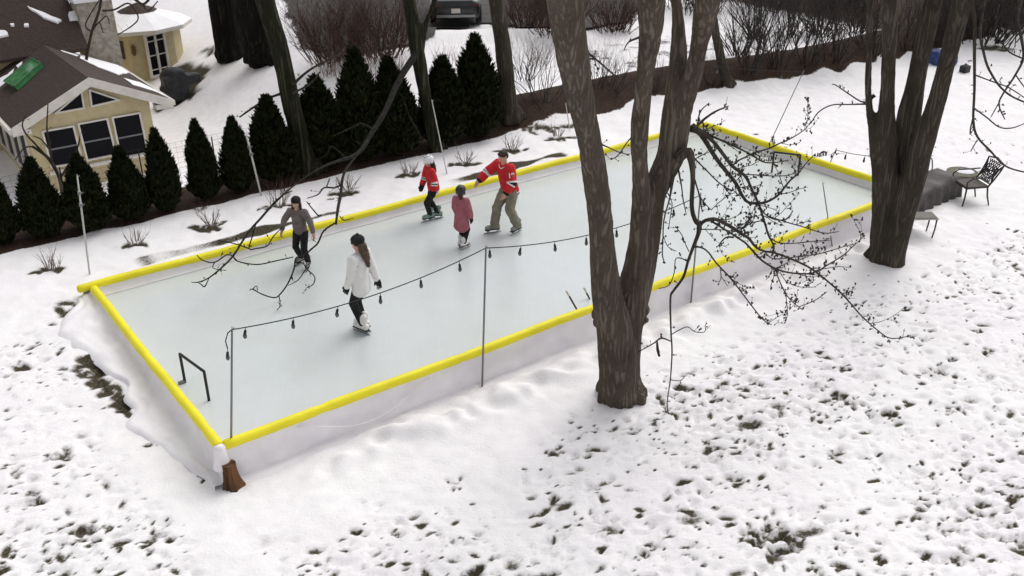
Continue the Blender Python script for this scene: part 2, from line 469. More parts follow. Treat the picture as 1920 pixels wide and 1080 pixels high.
b.inputs['Roughness'].default_value = .9; b.inputs['Specular IOR Level'].default_value = .15
def N(t, **kw):
    n = nt.nodes.new(t)
    for k, v in kw.items(): n.inputs[k].default_value = v
    return n
def ramp(src, a, ca, b_, cb):
    r = nt.nodes.new('ShaderNodeValToRGB'); e = r.color_ramp.elements
    e[0].position, e[0].color = a, (*ca, 1); e[1].position, e[1].color = b_, (*cb, 1)
    nt.links.new(src, r.inputs['Fac']); return r.outputs['Color']
def math_(op, a, b_=None):
    n = nt.nodes.new('ShaderNodeMath'); n.operation = op
    for i, v in enumerate((a, b_)):
        if v is None: continue
        if isinstance(v, (int, float)): n.inputs[i].default_value = v
        else: nt.links.new(v, n.inputs[i])
    return n.outputs[0]
def mix(f, a, b_):
    n = nt.nodes.new('ShaderNodeMix'); n.data_type = 'RGBA'
    nt.links.new(f, n.inputs[0]); nt.links.new(a, n.inputs[6]); nt.links.new(b_, n.inputs[7]); return n.outputs[2]
tc = nt.nodes.new('ShaderNodeTexCoord')
def noise_(sc, det=4, rough=.5):
    n = N('ShaderNodeTexNoise', Scale=sc, Detail=det, Roughness=rough); nt.links.new(tc.outputs['Object'], n.inputs['Vector']); return n.outputs['Fac']
n_big, n_mid, n_fine, n_vf = noise_(.35, 3), noise_(4, 4), noise_(22, 5, .6), noise_(70, 4, .6)
snow = mix(ramp(n_big, .35, (0, 0, 0), .65, (1, 1, 1)), ramp(n_mid, .3, (.83, .795, .825), .7, (.90, .87, .885)), ramp(n_mid, .3, (.85, .83, .835), .7, (.91, .89, .89)))
grass = ramp(n_fine, .3, (.018, .016, .011), .75, (.115, .098, .062))
slush = ramp(n_fine, .3, (.46, .445, .44), .7, (.66, .64, .64))
litter = ramp(n_fine, .3, (.016, .009, .006), .72, (.066, .039, .029))
ab = nt.nodes.new('ShaderNodeAttribute'); ab.attribute_name = 'bare'
ad = nt.nodes.new('ShaderNodeAttribute'); ad.attribute_name = 'bed'
fb = math_('ADD', ab.outputs['Fac'], math_('MULTIPLY', math_('SUBTRACT', n_fine, .5), .9))
fb = math_('ADD', fb, math_('MULTIPLY', math_('SUBTRACT', n_vf, .5), .6))
fb = ramp(fb, .34, (0, 0, 0), .62, (1, 1, 1))
fd = math_('ADD', ad.outputs['Fac'], math_('MULTIPLY', math_('SUBTRACT', n_fine, .5), .9))
fd = math_('ADD', fd, math_('MULTIPLY', math_('SUBTRACT', n_mid, .5), .5))
fd = ramp(fd, .36, (0, 0, 0), .58, (1, 1, 1))
fs = math_('ADD', ab.outputs['Fac'], math_('MULTIPLY', math_('SUBTRACT', n_fine, .5), .5))
fs = ramp(fs, .10, (0, 0, 0), .42, (1, 1, 1))
c1 = mix(fb, mix(fs, snow, slush), grass); c2 = mix(fd, c1, litter)
nt.links.new(c2, b.inputs['Base Color'])
bp = nt.nodes.new('ShaderNodeBump'); bp.inputs['Strength'].default_value = .55; bp.inputs['Distance'].default_value = .02
nt.links.new(math_('ADD', n_fine, math_('MULTIPLY', n_vf, .5)), bp.inputs['Height']); nt.links.new(bp.outputs['Normal'], b.inputs['Normal'])
me.materials.append(M)

# ------------------------------------------------------------------ driveway: asphalt sheet draped on the ground, ragged snow edge
def inside(p, poly):
    x, y = p; c = False; n = len(poly)
    for i in range(n):
        x1, y1 = poly[i]; x2, y2 = poly[(i + 1) % n]
        if (y1 > y) != (y2 > y) and x < (x2 - x1) * (y - y1) / (y2 - y1) + x1: c = not c
    return c
def sheet(name, pxpoly, step, lift, material):
    poly = []
    for p in pxpoly:
        q = atT(*p); poly.append((q.x, q.y))
    xs = [p[0] for p in poly]; yy = [p[1] for p in poly]
    mb = MB(); idx = {}
    nxs = int((max(xs) - min(xs)) / step) + 1; nys = int((max(yy) - min(yy)) / step) + 1
    verts = []; faces = []
    def vid(i, j):
        if (i, j) not in idx:
            x = min(xs) + i * step; y = min(yy) + j * step
            x += .3 * step * noise.noise(Vector((x * 3, y * 3, 1))); y += .3 * step * noise.noise(Vector((x * 3, y * 3, 7)))
            idx[(i, j)] = len(verts); verts.append((x, y, tz(x, y) + lift))
        return idx[(i, j)]
    for i in range(nxs):
        for j in range(nys):
            x = min(xs) + (i + .5) * step; y = min(yy) + (j + .5) * step
            w = Vector((x * .7, y * .7, 3))
            if inside((x + .5 * noise.noise(w), y + .5 * noise.noise(w + Vector((9, 9, 9)))), poly):
                faces.append((vid(i, j), vid(i + 1, j), vid(i + 1, j + 1), vid(i, j + 1)))
    mb.add(verts, faces)
    o = mb.build(name, material, None, True); o['kind'] = 'structure'
    return o
ASPH = mat('wet_asphalt', (.030, .027, .024), .7, (.058, .053, .047), 2.0, .3, 60)
sheet('driveway', [(525, 8), (560, 60), (590, 105), (640, 112), (770, 92), (812, 70), (830, 58), (905, 46), (960, 52), (1060, 56), (1150, 48), (1200, 30), (1240, -14), (520, -14)], .16, .09, ASPH)

# ------------------------------------------------------------------ ice
mb = MB()
nI, nJ = 2, 2
inset = .05
mb.add([rk(inset, inset, 0), rk(RL - inset, inset, 0), rk(RL - inset, RW - inset, 0), rk(inset, RW - inset, 0)], [(0, 1, 2, 3)])
ICE = bpy.data.materials.new('rink_ice'); ICE.use_nodes = True; nt = ICE.node_tree; b = nt.nodes['Principled BSDF']
tc = nt.nodes.new('ShaderNodeTexCoord')
big = noise_(.28, 3); mid = noise_(1.6, 5, .6); fin = noise_(40, 3)
base = mix(ramp(big, .38, (0, 0, 0), .62, (1, 1, 1)), ramp(mid, .15, (.515, .550, .535), .85, (.562, .594, .580)), ramp(mid, .15, (.560, .588, .598), .85, (.606, .632, .645)))
# skate scratches: stretched noise at several angles
sc_tot = None
for ang in (.3, 1.2, 2.2):
    mp = nt.nodes.new('ShaderNodeMapping'); mp.inputs['Rotation'].default_value = (0, 0, ang); mp.inputs['Scale'].default_value = (55, 1.1, 1)
    nt.links.new(tc.outputs['Object'], mp.inputs['Vector'])
    nn = N('ShaderNodeTexNoise', Scale=1.0, Detail=3); nt.links.new(mp.outputs['Vector'], nn.inputs['Vector'])
    rr = ramp(nn.outputs['Fac'], .61, (0, 0, 0), .67, (1, 1, 1))
    sc_tot = rr if sc_tot is None else math_('MAXIMUM', sc_tot, rr)
white = nt.nodes.new('ShaderNodeRGB'); white.outputs[0].default_value = (.66, .69, .70, 1)
base = mix(math_('MULTIPLY', sc_tot, .28), base, white.outputs[0])
dust = ramp(noise_(2.6, 7, .68), .56, (0, 0, 0), .78, (1, 1, 1))
base = mix(math_('MULTIPLY', dust, .38), base, white.outputs[0])
nt.links.new(base, b.inputs['Base Color'])
nt.links.new(ramp(mid, .1, (.17, .17, .17), .9, (.26, .26, .26)), b.inputs['Roughness'])
b.inputs['Specular IOR Level'].default_value = .35
bp = nt.nodes.new('ShaderNodeBump'); bp.inputs['Strength'].default_value = .06; bp.inputs['Distance'].default_value = .02
nt.links.new(fin, bp.inputs['Height']); nt.links.new(bp.outputs['Normal'], b.inputs['Normal'])
o = mb.build('ice', ICE, None, origin=rk(RL / 2, RW / 2, 0)); o['kind'] = 'structure'

# ------------------------------------------------------------------ bumpers
BZ = .20
def bumper(a, b, off, label, rad=.074):
    """vinyl bumper from rink point a to b"""
    A_, B_ = rk(*a), rk(*b); L = (B_ - A_).length; n = int(L / .12)
    d = (B_ - A_).normalized(); w = Vector((-d.y, d.x, 0)); pts = []; rr = []
    for i in range(n + 1):
        p = A_.lerp(B_, i / n)
        j = i * .12
        k = noise.noise(Vector((j * .45, off, 0))) * .025 + noise.noise(Vector((j * 1.7, off, 5))) * .006
        z = BZ + noise.noise(Vector((j * .6, off, 9))) * .018
        pts.append(p + w * k + Vector((0, 0, z)))
        seam = abs((j + off) % 2.44 - 1.22) > 1.16
        rr.append(rad * (1 + .05 * noise.noise(Vector((j * 2.5, off, 3)))) * (.86 if seam else 1))
    # rounded ends
    pts = [pts[0] - d * .03] + pts + [pts[-1] + d * .03]; rr = [rad * .7] + rr + [rad * .7]
    mb = MB(); mb.tube(pts, rr, 16)
    o = mb.build('rink_bumper', YELLOW, None, True, origin=pts[len(pts) // 2])
    return tag(o, label, 'bumper', 'yellow bumpers around the ice rink')
bumper((.07, 0), (RL + .02, 0), 1.0, 'yellow bumper along the near long edge of the rink, behind the big forked tree')
bumper((-.01, .03), (-.01, RW - .12), 2.0, 'short yellow bumper on the left end of the rink beside the small black goal')
bumper((-.22, RW + .02), (RL, RW + .02), 3.0, 'yellow bumper along the far long edge of the rink in front of the bare shrubs')
bumper((RL + .02, RW - .05), (RL + .02, .08), 4.0, 'yellow bumper on the far right end of the rink behind the distant black goal', .078)

# ------------------------------------------------------------------ liner
mb = MB()
def strip(a, b, outdir, prof, seed, step=.09):
    """sheet along a->b; prof(j)-> list of (outward, z)"""
    A_, B_ = rk(*a), rk(*b); L = (B_ - A_).length; n = int(L / step); vs = []; fs = []
    m = None
    for i in range(n + 1):
        p = A_.lerp(B_, i / n); pr = prof(i / n * L, p); m = len(pr)
        for k, (o_, z) in enumerate(pr):
            q = p + outdir * o_
            vs.append((q.x, q.y, z))
    for i in range(n):
        for k in range(m - 1):
            fs.append((i * m + k, (i + 1) * m + k, (i + 1) * m + k + 1, i * m + k + 1))
    mb.add(vs, fs)
def inner(j, p):
    nz = noise.noise(Vector((j * 1.3, 1, 2)))
    return [(-.0, BZ), (-.03, .12 + .01 * nz), (-.05 + .02 * nz, .05), (-.10 + .02 * nz, .006)]
def near_out(j, p):
    res = []
    bot = noise.noise(Vector((j * .5, 3, 1)))
    for k in range(12):
        f = k / 11
        wr = noise.noise(Vector((j * 1.1 + f * 1.2, f * 2.2, 4))) * .07 + noise.noise(Vector((j * 3.6, f * 3 - j, 8))) * .04 + noise.noise(Vector((j * 9, f * 2.5 - j * 2, 3))) * .012
        o_ = .02 + .05 * f + wr * math.sin(min(f * 1.25, 1) * math.pi * .75) + (.22 + .14 * bot) * max(0, f - .82) / .18
        z = BZ - .01 - (BZ + .36) * min(1, f / .85) ** 1.1
        if f > .7:
            q = p - V * o_
            g = tz(q.x, q.y) + .035
            z = max(z, g - .12 * max(0, f - .9) / .1 * 1.2) if f < .9 else g - .06 * (f - .9) / .1 * 2
        res.append((o_, z))
    return res
def left_out(j, p):
    res = []
    ext = .70 + .18 * math.sin(j * 1.25 + .9) + .25 * noise.noise(Vector((j * .8, 5, 1))) + .14 * noise.noise(Vector((j * 2.7, 2, 7)))
    ext *= 1.0 if j < 5.2 else max(.35, 1 - (j - 5.2) * .8)
    ext *= min(1, .22 + max(0, j - .3) * .42)
    for k in range(16):
        f = k / 15
        wr = noise.noise(Vector((j * 1.6, f * 4, 14)))
        o_ = .02 + ext * f ** 1.7
        g = tz(*(p - U * o_).xy)
        z = g + .05 + (BZ - .02 - g) * (1 - f) ** 4.5 + .05 * wr * math.sin(f * math.pi) + .03 * noise.noise(Vector((j * 4, f * 7, 2)))
        if k == 15: z = g - .02
        res.append((o_ + .05 * wr * f, z))
    return res
def far_out(j, p):
    g = tz(*(p + V * .15).xy)
    return [(.0, BZ - .01), (.05, BZ - .07), (.12, g + .02), (.2, g - .05)]
def right_out(j, p):
    res = []
    for k in range(8):
        f = k / 7; o_ = .02 + .25 * f
        g = tz(*(p + U * o_).xy)
        res.append((o_ + .03 * noise.noise(Vector((j * 2, f * 3, 6))), g + .03 + (BZ - .03 - g) * (1 - f) ** 1.5 - (.06 if k == 7 else 0)))
    return res
strip((0, 0), (RL, 0), -V, inner, 1); strip((0, 0), (RL, 0), -V, near_out, 1)
strip((0, 0), (0, RW), -U, inner, 2); strip((0, -.1), (0, RW), -U, left_out, 2)
strip((0, RW), (RL, RW), V, inner, 3); strip((-.15, RW), (RL, RW), V, far_out, 3)
strip((RL, 0), (RL, RW), U, inner, 4); strip((RL, -.1), (RL, RW), U, right_out, 4)
# inner() runs toward the ice: flip its sign by writing outward negative; corner wrap over the stump
pc = rk(-.02, -.02, 0)
vsn = []; fsn = []
for k in range(7):
    f = k / 6
    for i in range(12):
        a = 2 * math.pi * i / 12; rr = (.075 + .055 * f ** 1.4) * (1 + .16 * noise.noise(Vector((i * 1.9, f * 2, 3))))
        vsn.append((pc.x + rr * math.cos(a), pc.y + rr * math.sin(a), BZ + .03 - .34 * f))
vsn.append((pc.x, pc.y, BZ + .05))
for k in range(6):
    for i in range(12): fsn.append((k * 12 + i, (k + 1) * 12 + i, (k + 1) * 12 + (i + 1) % 12, k * 12 + (i + 1) % 12))
for i in range(12): fsn.append((84, i, (i + 1) % 12))
mb.add(vsn, fsn)
# loose cord of the liner sagging below the near bumper
lc = [rk(1.1 + 2.2 * i / 14, -.06 - .10 * math.sin(i / 14 * math.pi), .10 - .30 * math.sin(i / 14 * math.pi) ** 1.3) for i in range(15)]
mb.tube(lc, .008, 6)
o = mb.build('rink_liner', LINER, None, True, origin=rk(RL / 2, RW / 2, 0))
tag(o, 'white plastic rink liner hanging from the bumpers and spilling over the snow at the left', 'rink liner')

# stump under the near left corner
WOODC = mat('split_orange_wood', (.022, .013, .009), .85, (.17, .078, .032), 9, .8, 30, (1, 1, .12))
mb = MB(); pb = rk(.03, -.13, 0); gz = tz(pb.x, pb.y)
vsn = []; fsn = []; ns = 26
for k in range(9):
    f = k / 8
    for i in range(ns):
        a = 2 * math.pi * i / ns
        fl = 1 + .9 * (1 - f) ** 2.5 * (.6 + .6 * max(0, math.cos(a + .5))) * (1 + .4 * math.sin(5 * a + 1))
        rr = .095 * fl * (1 + .10 * math.sin(i * 2.9) * (i % 2))
        vsn.append((pb.x + rr * math.cos(a), pb.y + rr * math.sin(a), gz - .06 + .42 * f))
for k in range(8):
    for i in range(ns): fsn.append((k * ns + i, k * ns + (i + 1) % ns, (k + 1) * ns + (i + 1) % ns, (k + 1) * ns + i))
fsn.append(tuple(range(8 * ns, 9 * ns)))
mb.add(vsn, fsn)
tag(mb.build('tree_stump', WOODC, None, False, origin=(pb.x, pb.y, gz)), 'short split brown wood stump under the near left corner of the rink', 'stump')
# ------------------------------------------------------------------ trees
def spurs(mb, pts, rad, dens=9.0, ln=(.05, .17), buds=True, r=.0035, rnd=random, bs=1.0):
    """short side twigs with knobbly buds along a branch"""
    for i in range(1, len(pts)):
        a, b = pts[i - 1], pts[i]; L = (b - a).length
        k = L * dens
        k = int(k) + (1 if rnd.random() < k - int(k) else 0)
        t = (b - a).normalized() if L > 1e-6 else Vector((0, 0, 1))
        for _ in range(k):
            p = a.lerp(b, rnd.random())
            d = Vector((rnd.gauss(0, 1), rnd.gauss(0, 1), rnd.gauss(.25, 1)))
            d = (d - t * d.dot(t) * .6).normalized() * .75 + t * rnd.uniform(0, .8); d.normalize()
            l = rnd.uniform(*ln)
            q = p + d * l * .5; e = p + d * l + Vector((0, 0, rnd.uniform(-.01, .04)))
            mb.tube([p, q, e], [r, r * .8, r * .6], 4, False)
            if buds:
                for _ in range(rnd.choice((1, 1, 2, 3))):
                    c = p + (e - p) * rnd.uniform(.35, 1.0) + Vector((rnd.gauss(0, .008), rnd.gauss(0, .008), rnd.gauss(0, .008)))
                    s = rnd.uniform(.007, .014) * bs
                    mb.ell(c, s, s, s * 1.3, 5, 4)
def subtwigs(mb, pts, rad, dens, rd=random):
    for i in range(2, len(pts)):
        a, b = pts[i - 1], pts[i]; L = (b - a).length
        if rd.random() > L * dens: continue
        t = (b - a).normalized(); p = a.lerp(b, rd.random())
        d = Vector((rd.gauss(0, 1), rd.gauss(0, 1), rd.gauss(.1, .8))); d = (d - t * d.dot(t)).normalized() * .8 + t * .6; d.normalize()
        l = rd.uniform(.18, .55); q = [p]
        for k in range(4):
            d = (d + Vector((rd.gauss(0, .18), rd.gauss(0, .18), rd.gauss(.10, .15)))).normalized(); q.append(q[-1] + d * l / 4)
        r0 = min(rad[i] * .6, .008); rr = [r0, r0 * .85, r0 * .7, r0 * .6, .003]
        mb.tube(q, rr, 5); spurs(mb, q, rr, 16, (.03, .10), True, .004, rd, 1.15)
def branch(parent, tr, material, dens=8, ln=(.05, .16), n=7, spr=True, extra=None, bs=1.05, r=.004, name='branch', sub=0):
    pts, rad = tr
    mb = MB(); mb.tube(pts, rad, n)
    if spr: spurs(mb, pts[1:], rad, dens * 1.5, ln, True, r, bs=bs)
    if sub: subtwigs(mb, pts, rad, sub)
    for e in (extra or []):
        p2, r2 = e; mb.tube(p2, r2, 5)
        if spr: spurs(mb, p2[1:], r2, dens * 1.5, ln, True, r, bs=bs)
        if sub: subtwigs(mb, p2, r2, sub)
    return mb.build(name, material, parent, True)
def bark_disp(amp, sc):
    def fn(co, n):
        v = Vector((co.x * sc, co.y * sc, co.z * sc * .16))
        a = 1 - abs(noise.noise(v)) * 2
        b = 1 - abs(noise.noise(v * 2.1 + Vector((3, 1, 8)))) * 2
        c = noise.noise(Vector((co.x * 1.7, co.y * 1.7, co.z * 1.1)))
        return amp * (a * .7 + b * .45 - .5) + amp * 1.1 * c
    return fn
def solid_trunk(parent, traces, voxel, material, amp, sc, extra=None, n=16, smooth_it=4, slim=.85):
    mb = MB()
    for pts, rad in traces: mb.tube(pts, [r * slim for r in rad], n)
    if extra: extra(mb)
    me = remesh(mb, voxel, smooth_it, 'trunk')
    me.materials.clear(); me.materials.append(material)
    displace(me, bark_disp(amp, sc))
    return put('trunk', me, parent, True)
def flare(base, r0, lobes=7, h=.35, seed=0):
    def fn(mb):
        rd = random.Random(seed)
        for i in range(lobes):
            a = 2 * math.pi * (i + rd.uniform(-.25, .25)) / lobes
            d = Vector((math.cos(a), math.sin(a), 0)); l = rd.uniform(.9, 1.25)
            mb.tube([base + d * r0 * .55 + Vector((0, 0, h * 1.6)), base + d * r0 * .8 + Vector((0, 0, h * .7)), base + d * r0 * 1.02 * l + Vector((0, 0, h * .2)), base + d * r0 * 1.12 * l + Vector((0, 0, -.08))],
                    [r0 * .35, r0 * .38, r0 * .34, r0 * .22], 8)
    return fn

BARK_K = bark_mat('bark_blackish', (.008, .007, .006), (.022, .019, .016), (.045, .039, .033), 14)
# --- the big forked tree in front of the rink
mb0 = atT(1166, 762)
YM = mb0.y + .33
T1 = thing('bare_tree', (mb0.x, YM, tz(mb0.x, YM)), 'big bare forked tree in front of the rink with drooping budded branches on its right', 'tree')
trA = trace([(1162, 775, 92), (1159, 730, 86), (1155, 660, 82), (1150, 610, 80), (1140, 560, 70), (1133, 510, 62), (1129, 462, 56), (1124, 400, 55), (1108, 278, 55), (1090, 194, 57), (1070, 83, 72), (1059, 0, 80), (1044, -110, 82), (1030, -240, 80)], YM, YM - 2.0)
trR = trace([(1164, 775, 92), (1163, 720, 84), (1166, 660, 80), (1174, 600, 78), (1190, 540, 74), (1203, 480, 68), (1212, 420, 66), (1222, 370, 62), (1238, 335, 58), (1258, 290, 62), (1266, 240, 64), (1270, 190, 58), (1271, 140, 46), (1273, 83, 36), (1270, 30, 26), (1264, -40, 22), (1262, -160, 16)], YM, YM + .2)
trB = trace([(1200, 470, 50), (1203, 400, 44), (1203, 345, 40), (1198, 278, 37), (1206, 167, 38), (1217, 83, 45), (1222, 0, 62), (1226, -110, 66), (1230, -240, 64)], YM + .05, YM - 1.4)
trD = trace([(1268, 230, 50), (1284, 185, 44), (1302, 130, 38), (1311, 83, 37), (1326, 0, 58), (1340, -110, 62), (1355, -240, 58)], YM + .1, YM - 1.2)
def ext1(mb):
    flare(Vector((mb0.x, YM, tz(mb0.x, YM))), .30, 9, .26, 3)(mb)
    for (px, py, r) in [(1118, 588, .085), (1119, 605, .07), (1210, 582, .07), (1211, 600, .05)]:
        p = atY(px, py, YM - .05); mb.ell(p, r, r, r * 1.3, 10, 8)
solid_trunk(T1, [trA, trR, trB, trD], .024, BARK, .017, 9.5, ext1)
THIN = .80
YE = YM - .15
branch(T1, trace([(1268, 300, 26), (1291, 285, 24), (1299, 325, 13), (1297, 385, 11), (1303, 412, 11), (1312, 428, 11), (1299, 465, 8), (1290, 490, 7), (1281, 520, 6.5), (1263, 545, 6), (1257, 560, 5), (1258, 620, 4.2), (1260, 660, 3.8), (1257, 710, 3.2), (1251, 755, 2.6), (1254, 780, 2)], YE, YE - .35),
       BARK_D, 2.2, (.04, .12), 8, extra=[trace([(1258, 628, 2.6), (1275, 618, 2.6), (1290, 613, 2.4), (1303, 622, 2.2), (1321, 622, 2), (1322, 609, 1.6)], YE - .3), trace([(1258, 640, 3), (1240, 634, 4), (1225, 644, 3.2), (1200, 658, 2.2)], YE - .3), trace([(1257, 712, 2), (1275, 714, 2), (1284, 705, 1.6)], YE - .3),
        trace([(1290, 490, 3), (1268, 484, 2.6), (1264, 512, 2.4), (1254, 535, 2.4), (1235, 541, 2.2)], YE - .2), trace([(1232, 640, 4), (1233, 655, 7), (1236, 668, 6)], YE - .3)])
branch(T1, trace([(1309, 430, 9), (1316, 418, 9), (1328, 412, 9), (1345, 412, 9), (1370, 425, 8.5), (1390, 438, 7.5), (1404, 447, 7), (1416, 462, 6), (1433, 471, 5), (1452, 474, 5), (1487, 487, 5), (1523, 505, 4.6), (1563, 537, 4.2), (1587, 560, 3.8), (1613, 590, 3.4), (1637, 612, 3), (1663, 632, 2.8), (1684, 634, 2.4), (1708, 629, 1.8)], YE - .05, YE - .9), BARK_B, 11, (.05, .14), sub=1.2)
branch(T1, trace([(1330, 412, 5), (1390, 450, 5), (1404, 462, 5), (1425, 485, 5), (1440, 496, 5), (1460, 506, 4.5), (1487, 512, 4), (1523, 512, 3.6), (1553, 496, 3.2), (1583, 477, 2.8), (1601, 460, 2.4), (1618, 445, 1.6)], YE - .1, YE - .5), BARK_B, 12, (.05, .13), sub=2.6,
       extra=[trace([(1455, 505, 3), (1460, 523, 3), (1473, 550, 2.8), (1487, 567, 2.6), (1505, 581, 2)], YE - .4), trace([(1496, 576, 2.2), (1520, 567, 2.2), (1533, 560, 2.2), (1544, 552, 1.8)], YE - .4), trace([(1462, 510, 2), (1475, 528, 2), (1500, 538, 1.8), (1530, 538, 1.6)], YE - .4), trace([(1473, 550, 2), (1476, 575, 2), (1477, 592, 1.6)], YE - .4),
        trace([(1433, 471, 3), (1450, 485, 2.6), (1490, 482, 2.4), (1535, 476, 2.4), (1570, 466, 2.2), (1597, 458, 1.6)], YE - .4)])
branch(T1, trace([(1296, 470, 4.5), (1303, 463, 4.5), (1317, 465, 4.2), (1329, 474, 4), (1343, 493, 3.8), (1370, 522, 3.6), (1397, 557, 3.2), (1420, 587, 3), (1434, 602, 2.6), (1447, 609, 1.8)], YE - .1, YE - .6), BARK_B, 8, (.05, .15), sub=.9,
       extra=[trace([(1350, 500, 2.4), (1352, 520, 2.2), (1348, 530, 1.6)], YE - .3), trace([(1352, 518, 1.8), (1364, 536, 1.6)], YE - .3)])
branch(T1, trace([(1296, 240, 20), (1310, 248, 13), (1324, 267, 12), (1340, 293, 11), (1358, 317, 10), (1379, 343, 9), (1391, 366, 8), (1401, 378, 7), (1413, 381, 7), (1436, 379, 6), (1459, 366, 5.5), (1472, 350, 5), (1482, 338, 4.5), (1498, 324, 3.5), (1510, 308, 2.6), (1527, 290, 1.8)], YM + .2, YM + .9), BARK_B, 11, (.05, .17), sub=2.7)
branch(T1, trace([(1298, 236, 16), (1314, 247, 10), (1337, 265, 9), (1355, 288, 9), (1373, 311, 8.5), (1394, 327, 7.5), (1403, 340, 7), (1410, 356, 6.5), (1423, 384, 6), (1433, 415, 5.5), (1441, 441, 5), (1451, 462, 4.5), (1447, 480, 4)], YM + .1, YM + .2), BARK_B, 10, (.05, .16), sub=2.6,
       extra=[trace([(1423, 384, 4), (1435, 402, 3.6), (1455, 412, 3), (1475, 410, 3), (1487, 395, 2.4)], YM + .1), trace([(1440, 405, 3), (1470, 415, 3), (1505, 425, 2.8), (1545, 437, 2.6), (1573, 434, 1.8)], YM + .1), trace([(1441, 444, 3), (1460, 455, 2.8), (1490, 456, 2.6), (1530, 452, 2.4), (1556, 451, 1.6)], YM + .1),
        trace([(1433, 413, 3), (1410, 418, 2.6), (1385, 432, 2.4), (1376, 432, 2), (1368, 420, 2)], YM + .1), trace([(1370, 432, 4), (1395, 425, 3), (1410, 412, 2)], YM), trace([(1376, 445, 5), (1360, 446, 4), (1346, 462, 2)], YM - .1)])
branch(T1, trace([(1300, 238, 12), (1332, 254, 6), (1355, 264, 5), (1379, 275, 4.6), (1407, 289, 4.2), (1430, 303, 3.8), (1450, 305, 3), (1480, 300, 2)], YM + .2, YM + .5), BARK_B, 10, (.05, .14), sub=2.4,
       extra=[trace([(1373, 311, 4), (1385, 301, 4), (1397, 295, 3.6), (1415, 286, 3.4), (1443, 278, 4), (1459, 270, 3.6), (1482, 260, 3), (1505, 246, 2.4), (1515, 236, 2), (1521, 227, 1.6)], YM + .3, YM + .6), trace([(1394, 327, 3), (1420, 328, 2.8), (1450, 330, 2.6), (1480, 328, 2.2), (1497, 318, 1.6)], YM + .3)])
branch(T1, trace([(1296, 245, 12), (1307, 236, 7), (1321, 223, 6), (1338, 211, 5), (1355, 203, 4), (1366, 199, 2.4)], YM + .2, YM + .5), BARK_B, 8, (.05, .14), extra=[trace([(1308, 235, 4), (1311, 215, 3.6), (1318, 203, 3), (1330, 193, 2)], YM + .3), trace([(1318, 226, 3), (1320, 243, 2.6), (1332, 245, 2)], YM + .3)])
branch(T1, trace([(1296, 290, 7), (1305, 300, 4), (1327, 322, 3.4), (1345, 340, 3), (1362, 352, 2.6), (1381, 360, 2)], YM, YM + .3), BARK_B, 8, (.05, .14), sub=2.4,
       extra=[trace([(1302, 335, 4.5), (1307, 352, 4), (1311, 366, 4), (1317, 398, 3)], YM), trace([(1311, 366, 2.6), (1322, 382, 2.4), (1334, 394, 2)], YM), trace([(1334, 393, 2), (1350, 378, 2.2), (1368, 365, 2), (1381, 360, 1.8)], YM + .1), trace([(1304, 298, 2.5), (1318, 290, 2.4), (1332, 284, 2)], YM), trace([(1314, 430, 3), (1328, 430, 2.6), (1355, 431, 2.4), (1390, 436, 2)], YM - .1)])
branch(T1, trace([(1262, 330, 10), (1256, 370, 4), (1245, 412, 3.4), (1243, 450, 3), (1242, 478, 3), (1246, 492, 2.4)], YM - .2), BARK_B, 7, (.05, .12), extra=[trace([(1243, 440, 2), (1252, 462, 2), (1268, 471, 1.8)], YM - .2)])
branch(T1, trace([(1272, 318, 5), (1278, 350, 3.4), (1281, 375, 3), (1287, 402, 1.8)], YM - .05), BARK_B, 7, (.05, .12))
branch(T1, trace([(1252, 362, 2.8), (1260, 380, 2.4), (1258, 400, 2.4), (1254, 425, 1.8)], YM - .1), BARK_B, 7, (.05, .12))
branch(T1, trace([(1292, 472, 2.4), (1284, 455, 2.2), (1278, 440, 2.2), (1266, 424, 2)], YE - .16), BARK_B, 7, (.05, .12))
for pl, yy in (([(1215, 65, 8), (1180, 78, 4), (1170, 95, 2)], YM - .6), ([(1265, 120, 9), (1292, 140, 4), (1288, 165, 2)], YM - .1), ([(1195, 250, 6), (1178, 264, 3), (1160, 290, 2.6), (1145, 300, 2)], YM), ([(1108, 262, 8), (1140, 276, 3), (1160, 285, 2.6), (1180, 290, 2)], YM - .9), ([(1075, 80, 8), (1110, 105, 5), (1145, 135, 4), (1175, 160, 3)], YM - 1.2)):
    branch(T1, trace(pl, yy), BARK_B, 5, (.05, .12), sub=1)

THIN = 1.0
# --- the broad multi-stem tree on the right
mb2 = atT(1665, 500)
YR = mb2.y + .36
T2 = thing('bare_tree', (mb2.x, YR, tz(mb2.x, YR)), 'broad dark bare tree with four low-splitting stems, in front of the patio chair', 'tree')
def stem(pl, y0, y1): return trace(pl, y0, y1)
r1 = stem([(1665, 512, 66), (1664, 490, 66), (1661, 455, 70), (1657, 400, 52), (1652, 330, 40), (1644, 285, 30), (1637, 240, 22), (1629, 190, 16), (1628, 140, 15), (1630, 60, 15), (1631, 0, 18), (1632, -120, 16)], YR, YR - .1)
r2 = stem([(1665, 512, 66), (1664, 480, 64), (1666, 420, 62), (1665, 340, 52), (1663, 260, 42), (1662, 208, 37), (1665, 150, 31), (1668, 60, 34), (1668, 0, 36), (1668, -120, 36)], YR + .1, YR - .5)
r3 = stem([(1667, 512, 68), (1670, 470, 66), (1678, 420, 64), (1686, 360, 58), (1694, 300, 54), (1704, 222, 52), (1718, 150, 42), (1735, 70, 40), (1750, 0, 42), (1775, -120, 42)], YR + .2, YR - .3)
THIN = .93
r4 = stem([(1668, 512, 70), (1671, 480, 66), (1681, 440, 64), (1694, 390, 62), (1711, 340, 60), (1724, 290, 56), (1737, 250, 50), (1763, 166, 42), (1777, 111, 40), (1805, 0, 46), (1838, -120, 50)], YR - .12, YR - 1.2)
THIN = 1.0
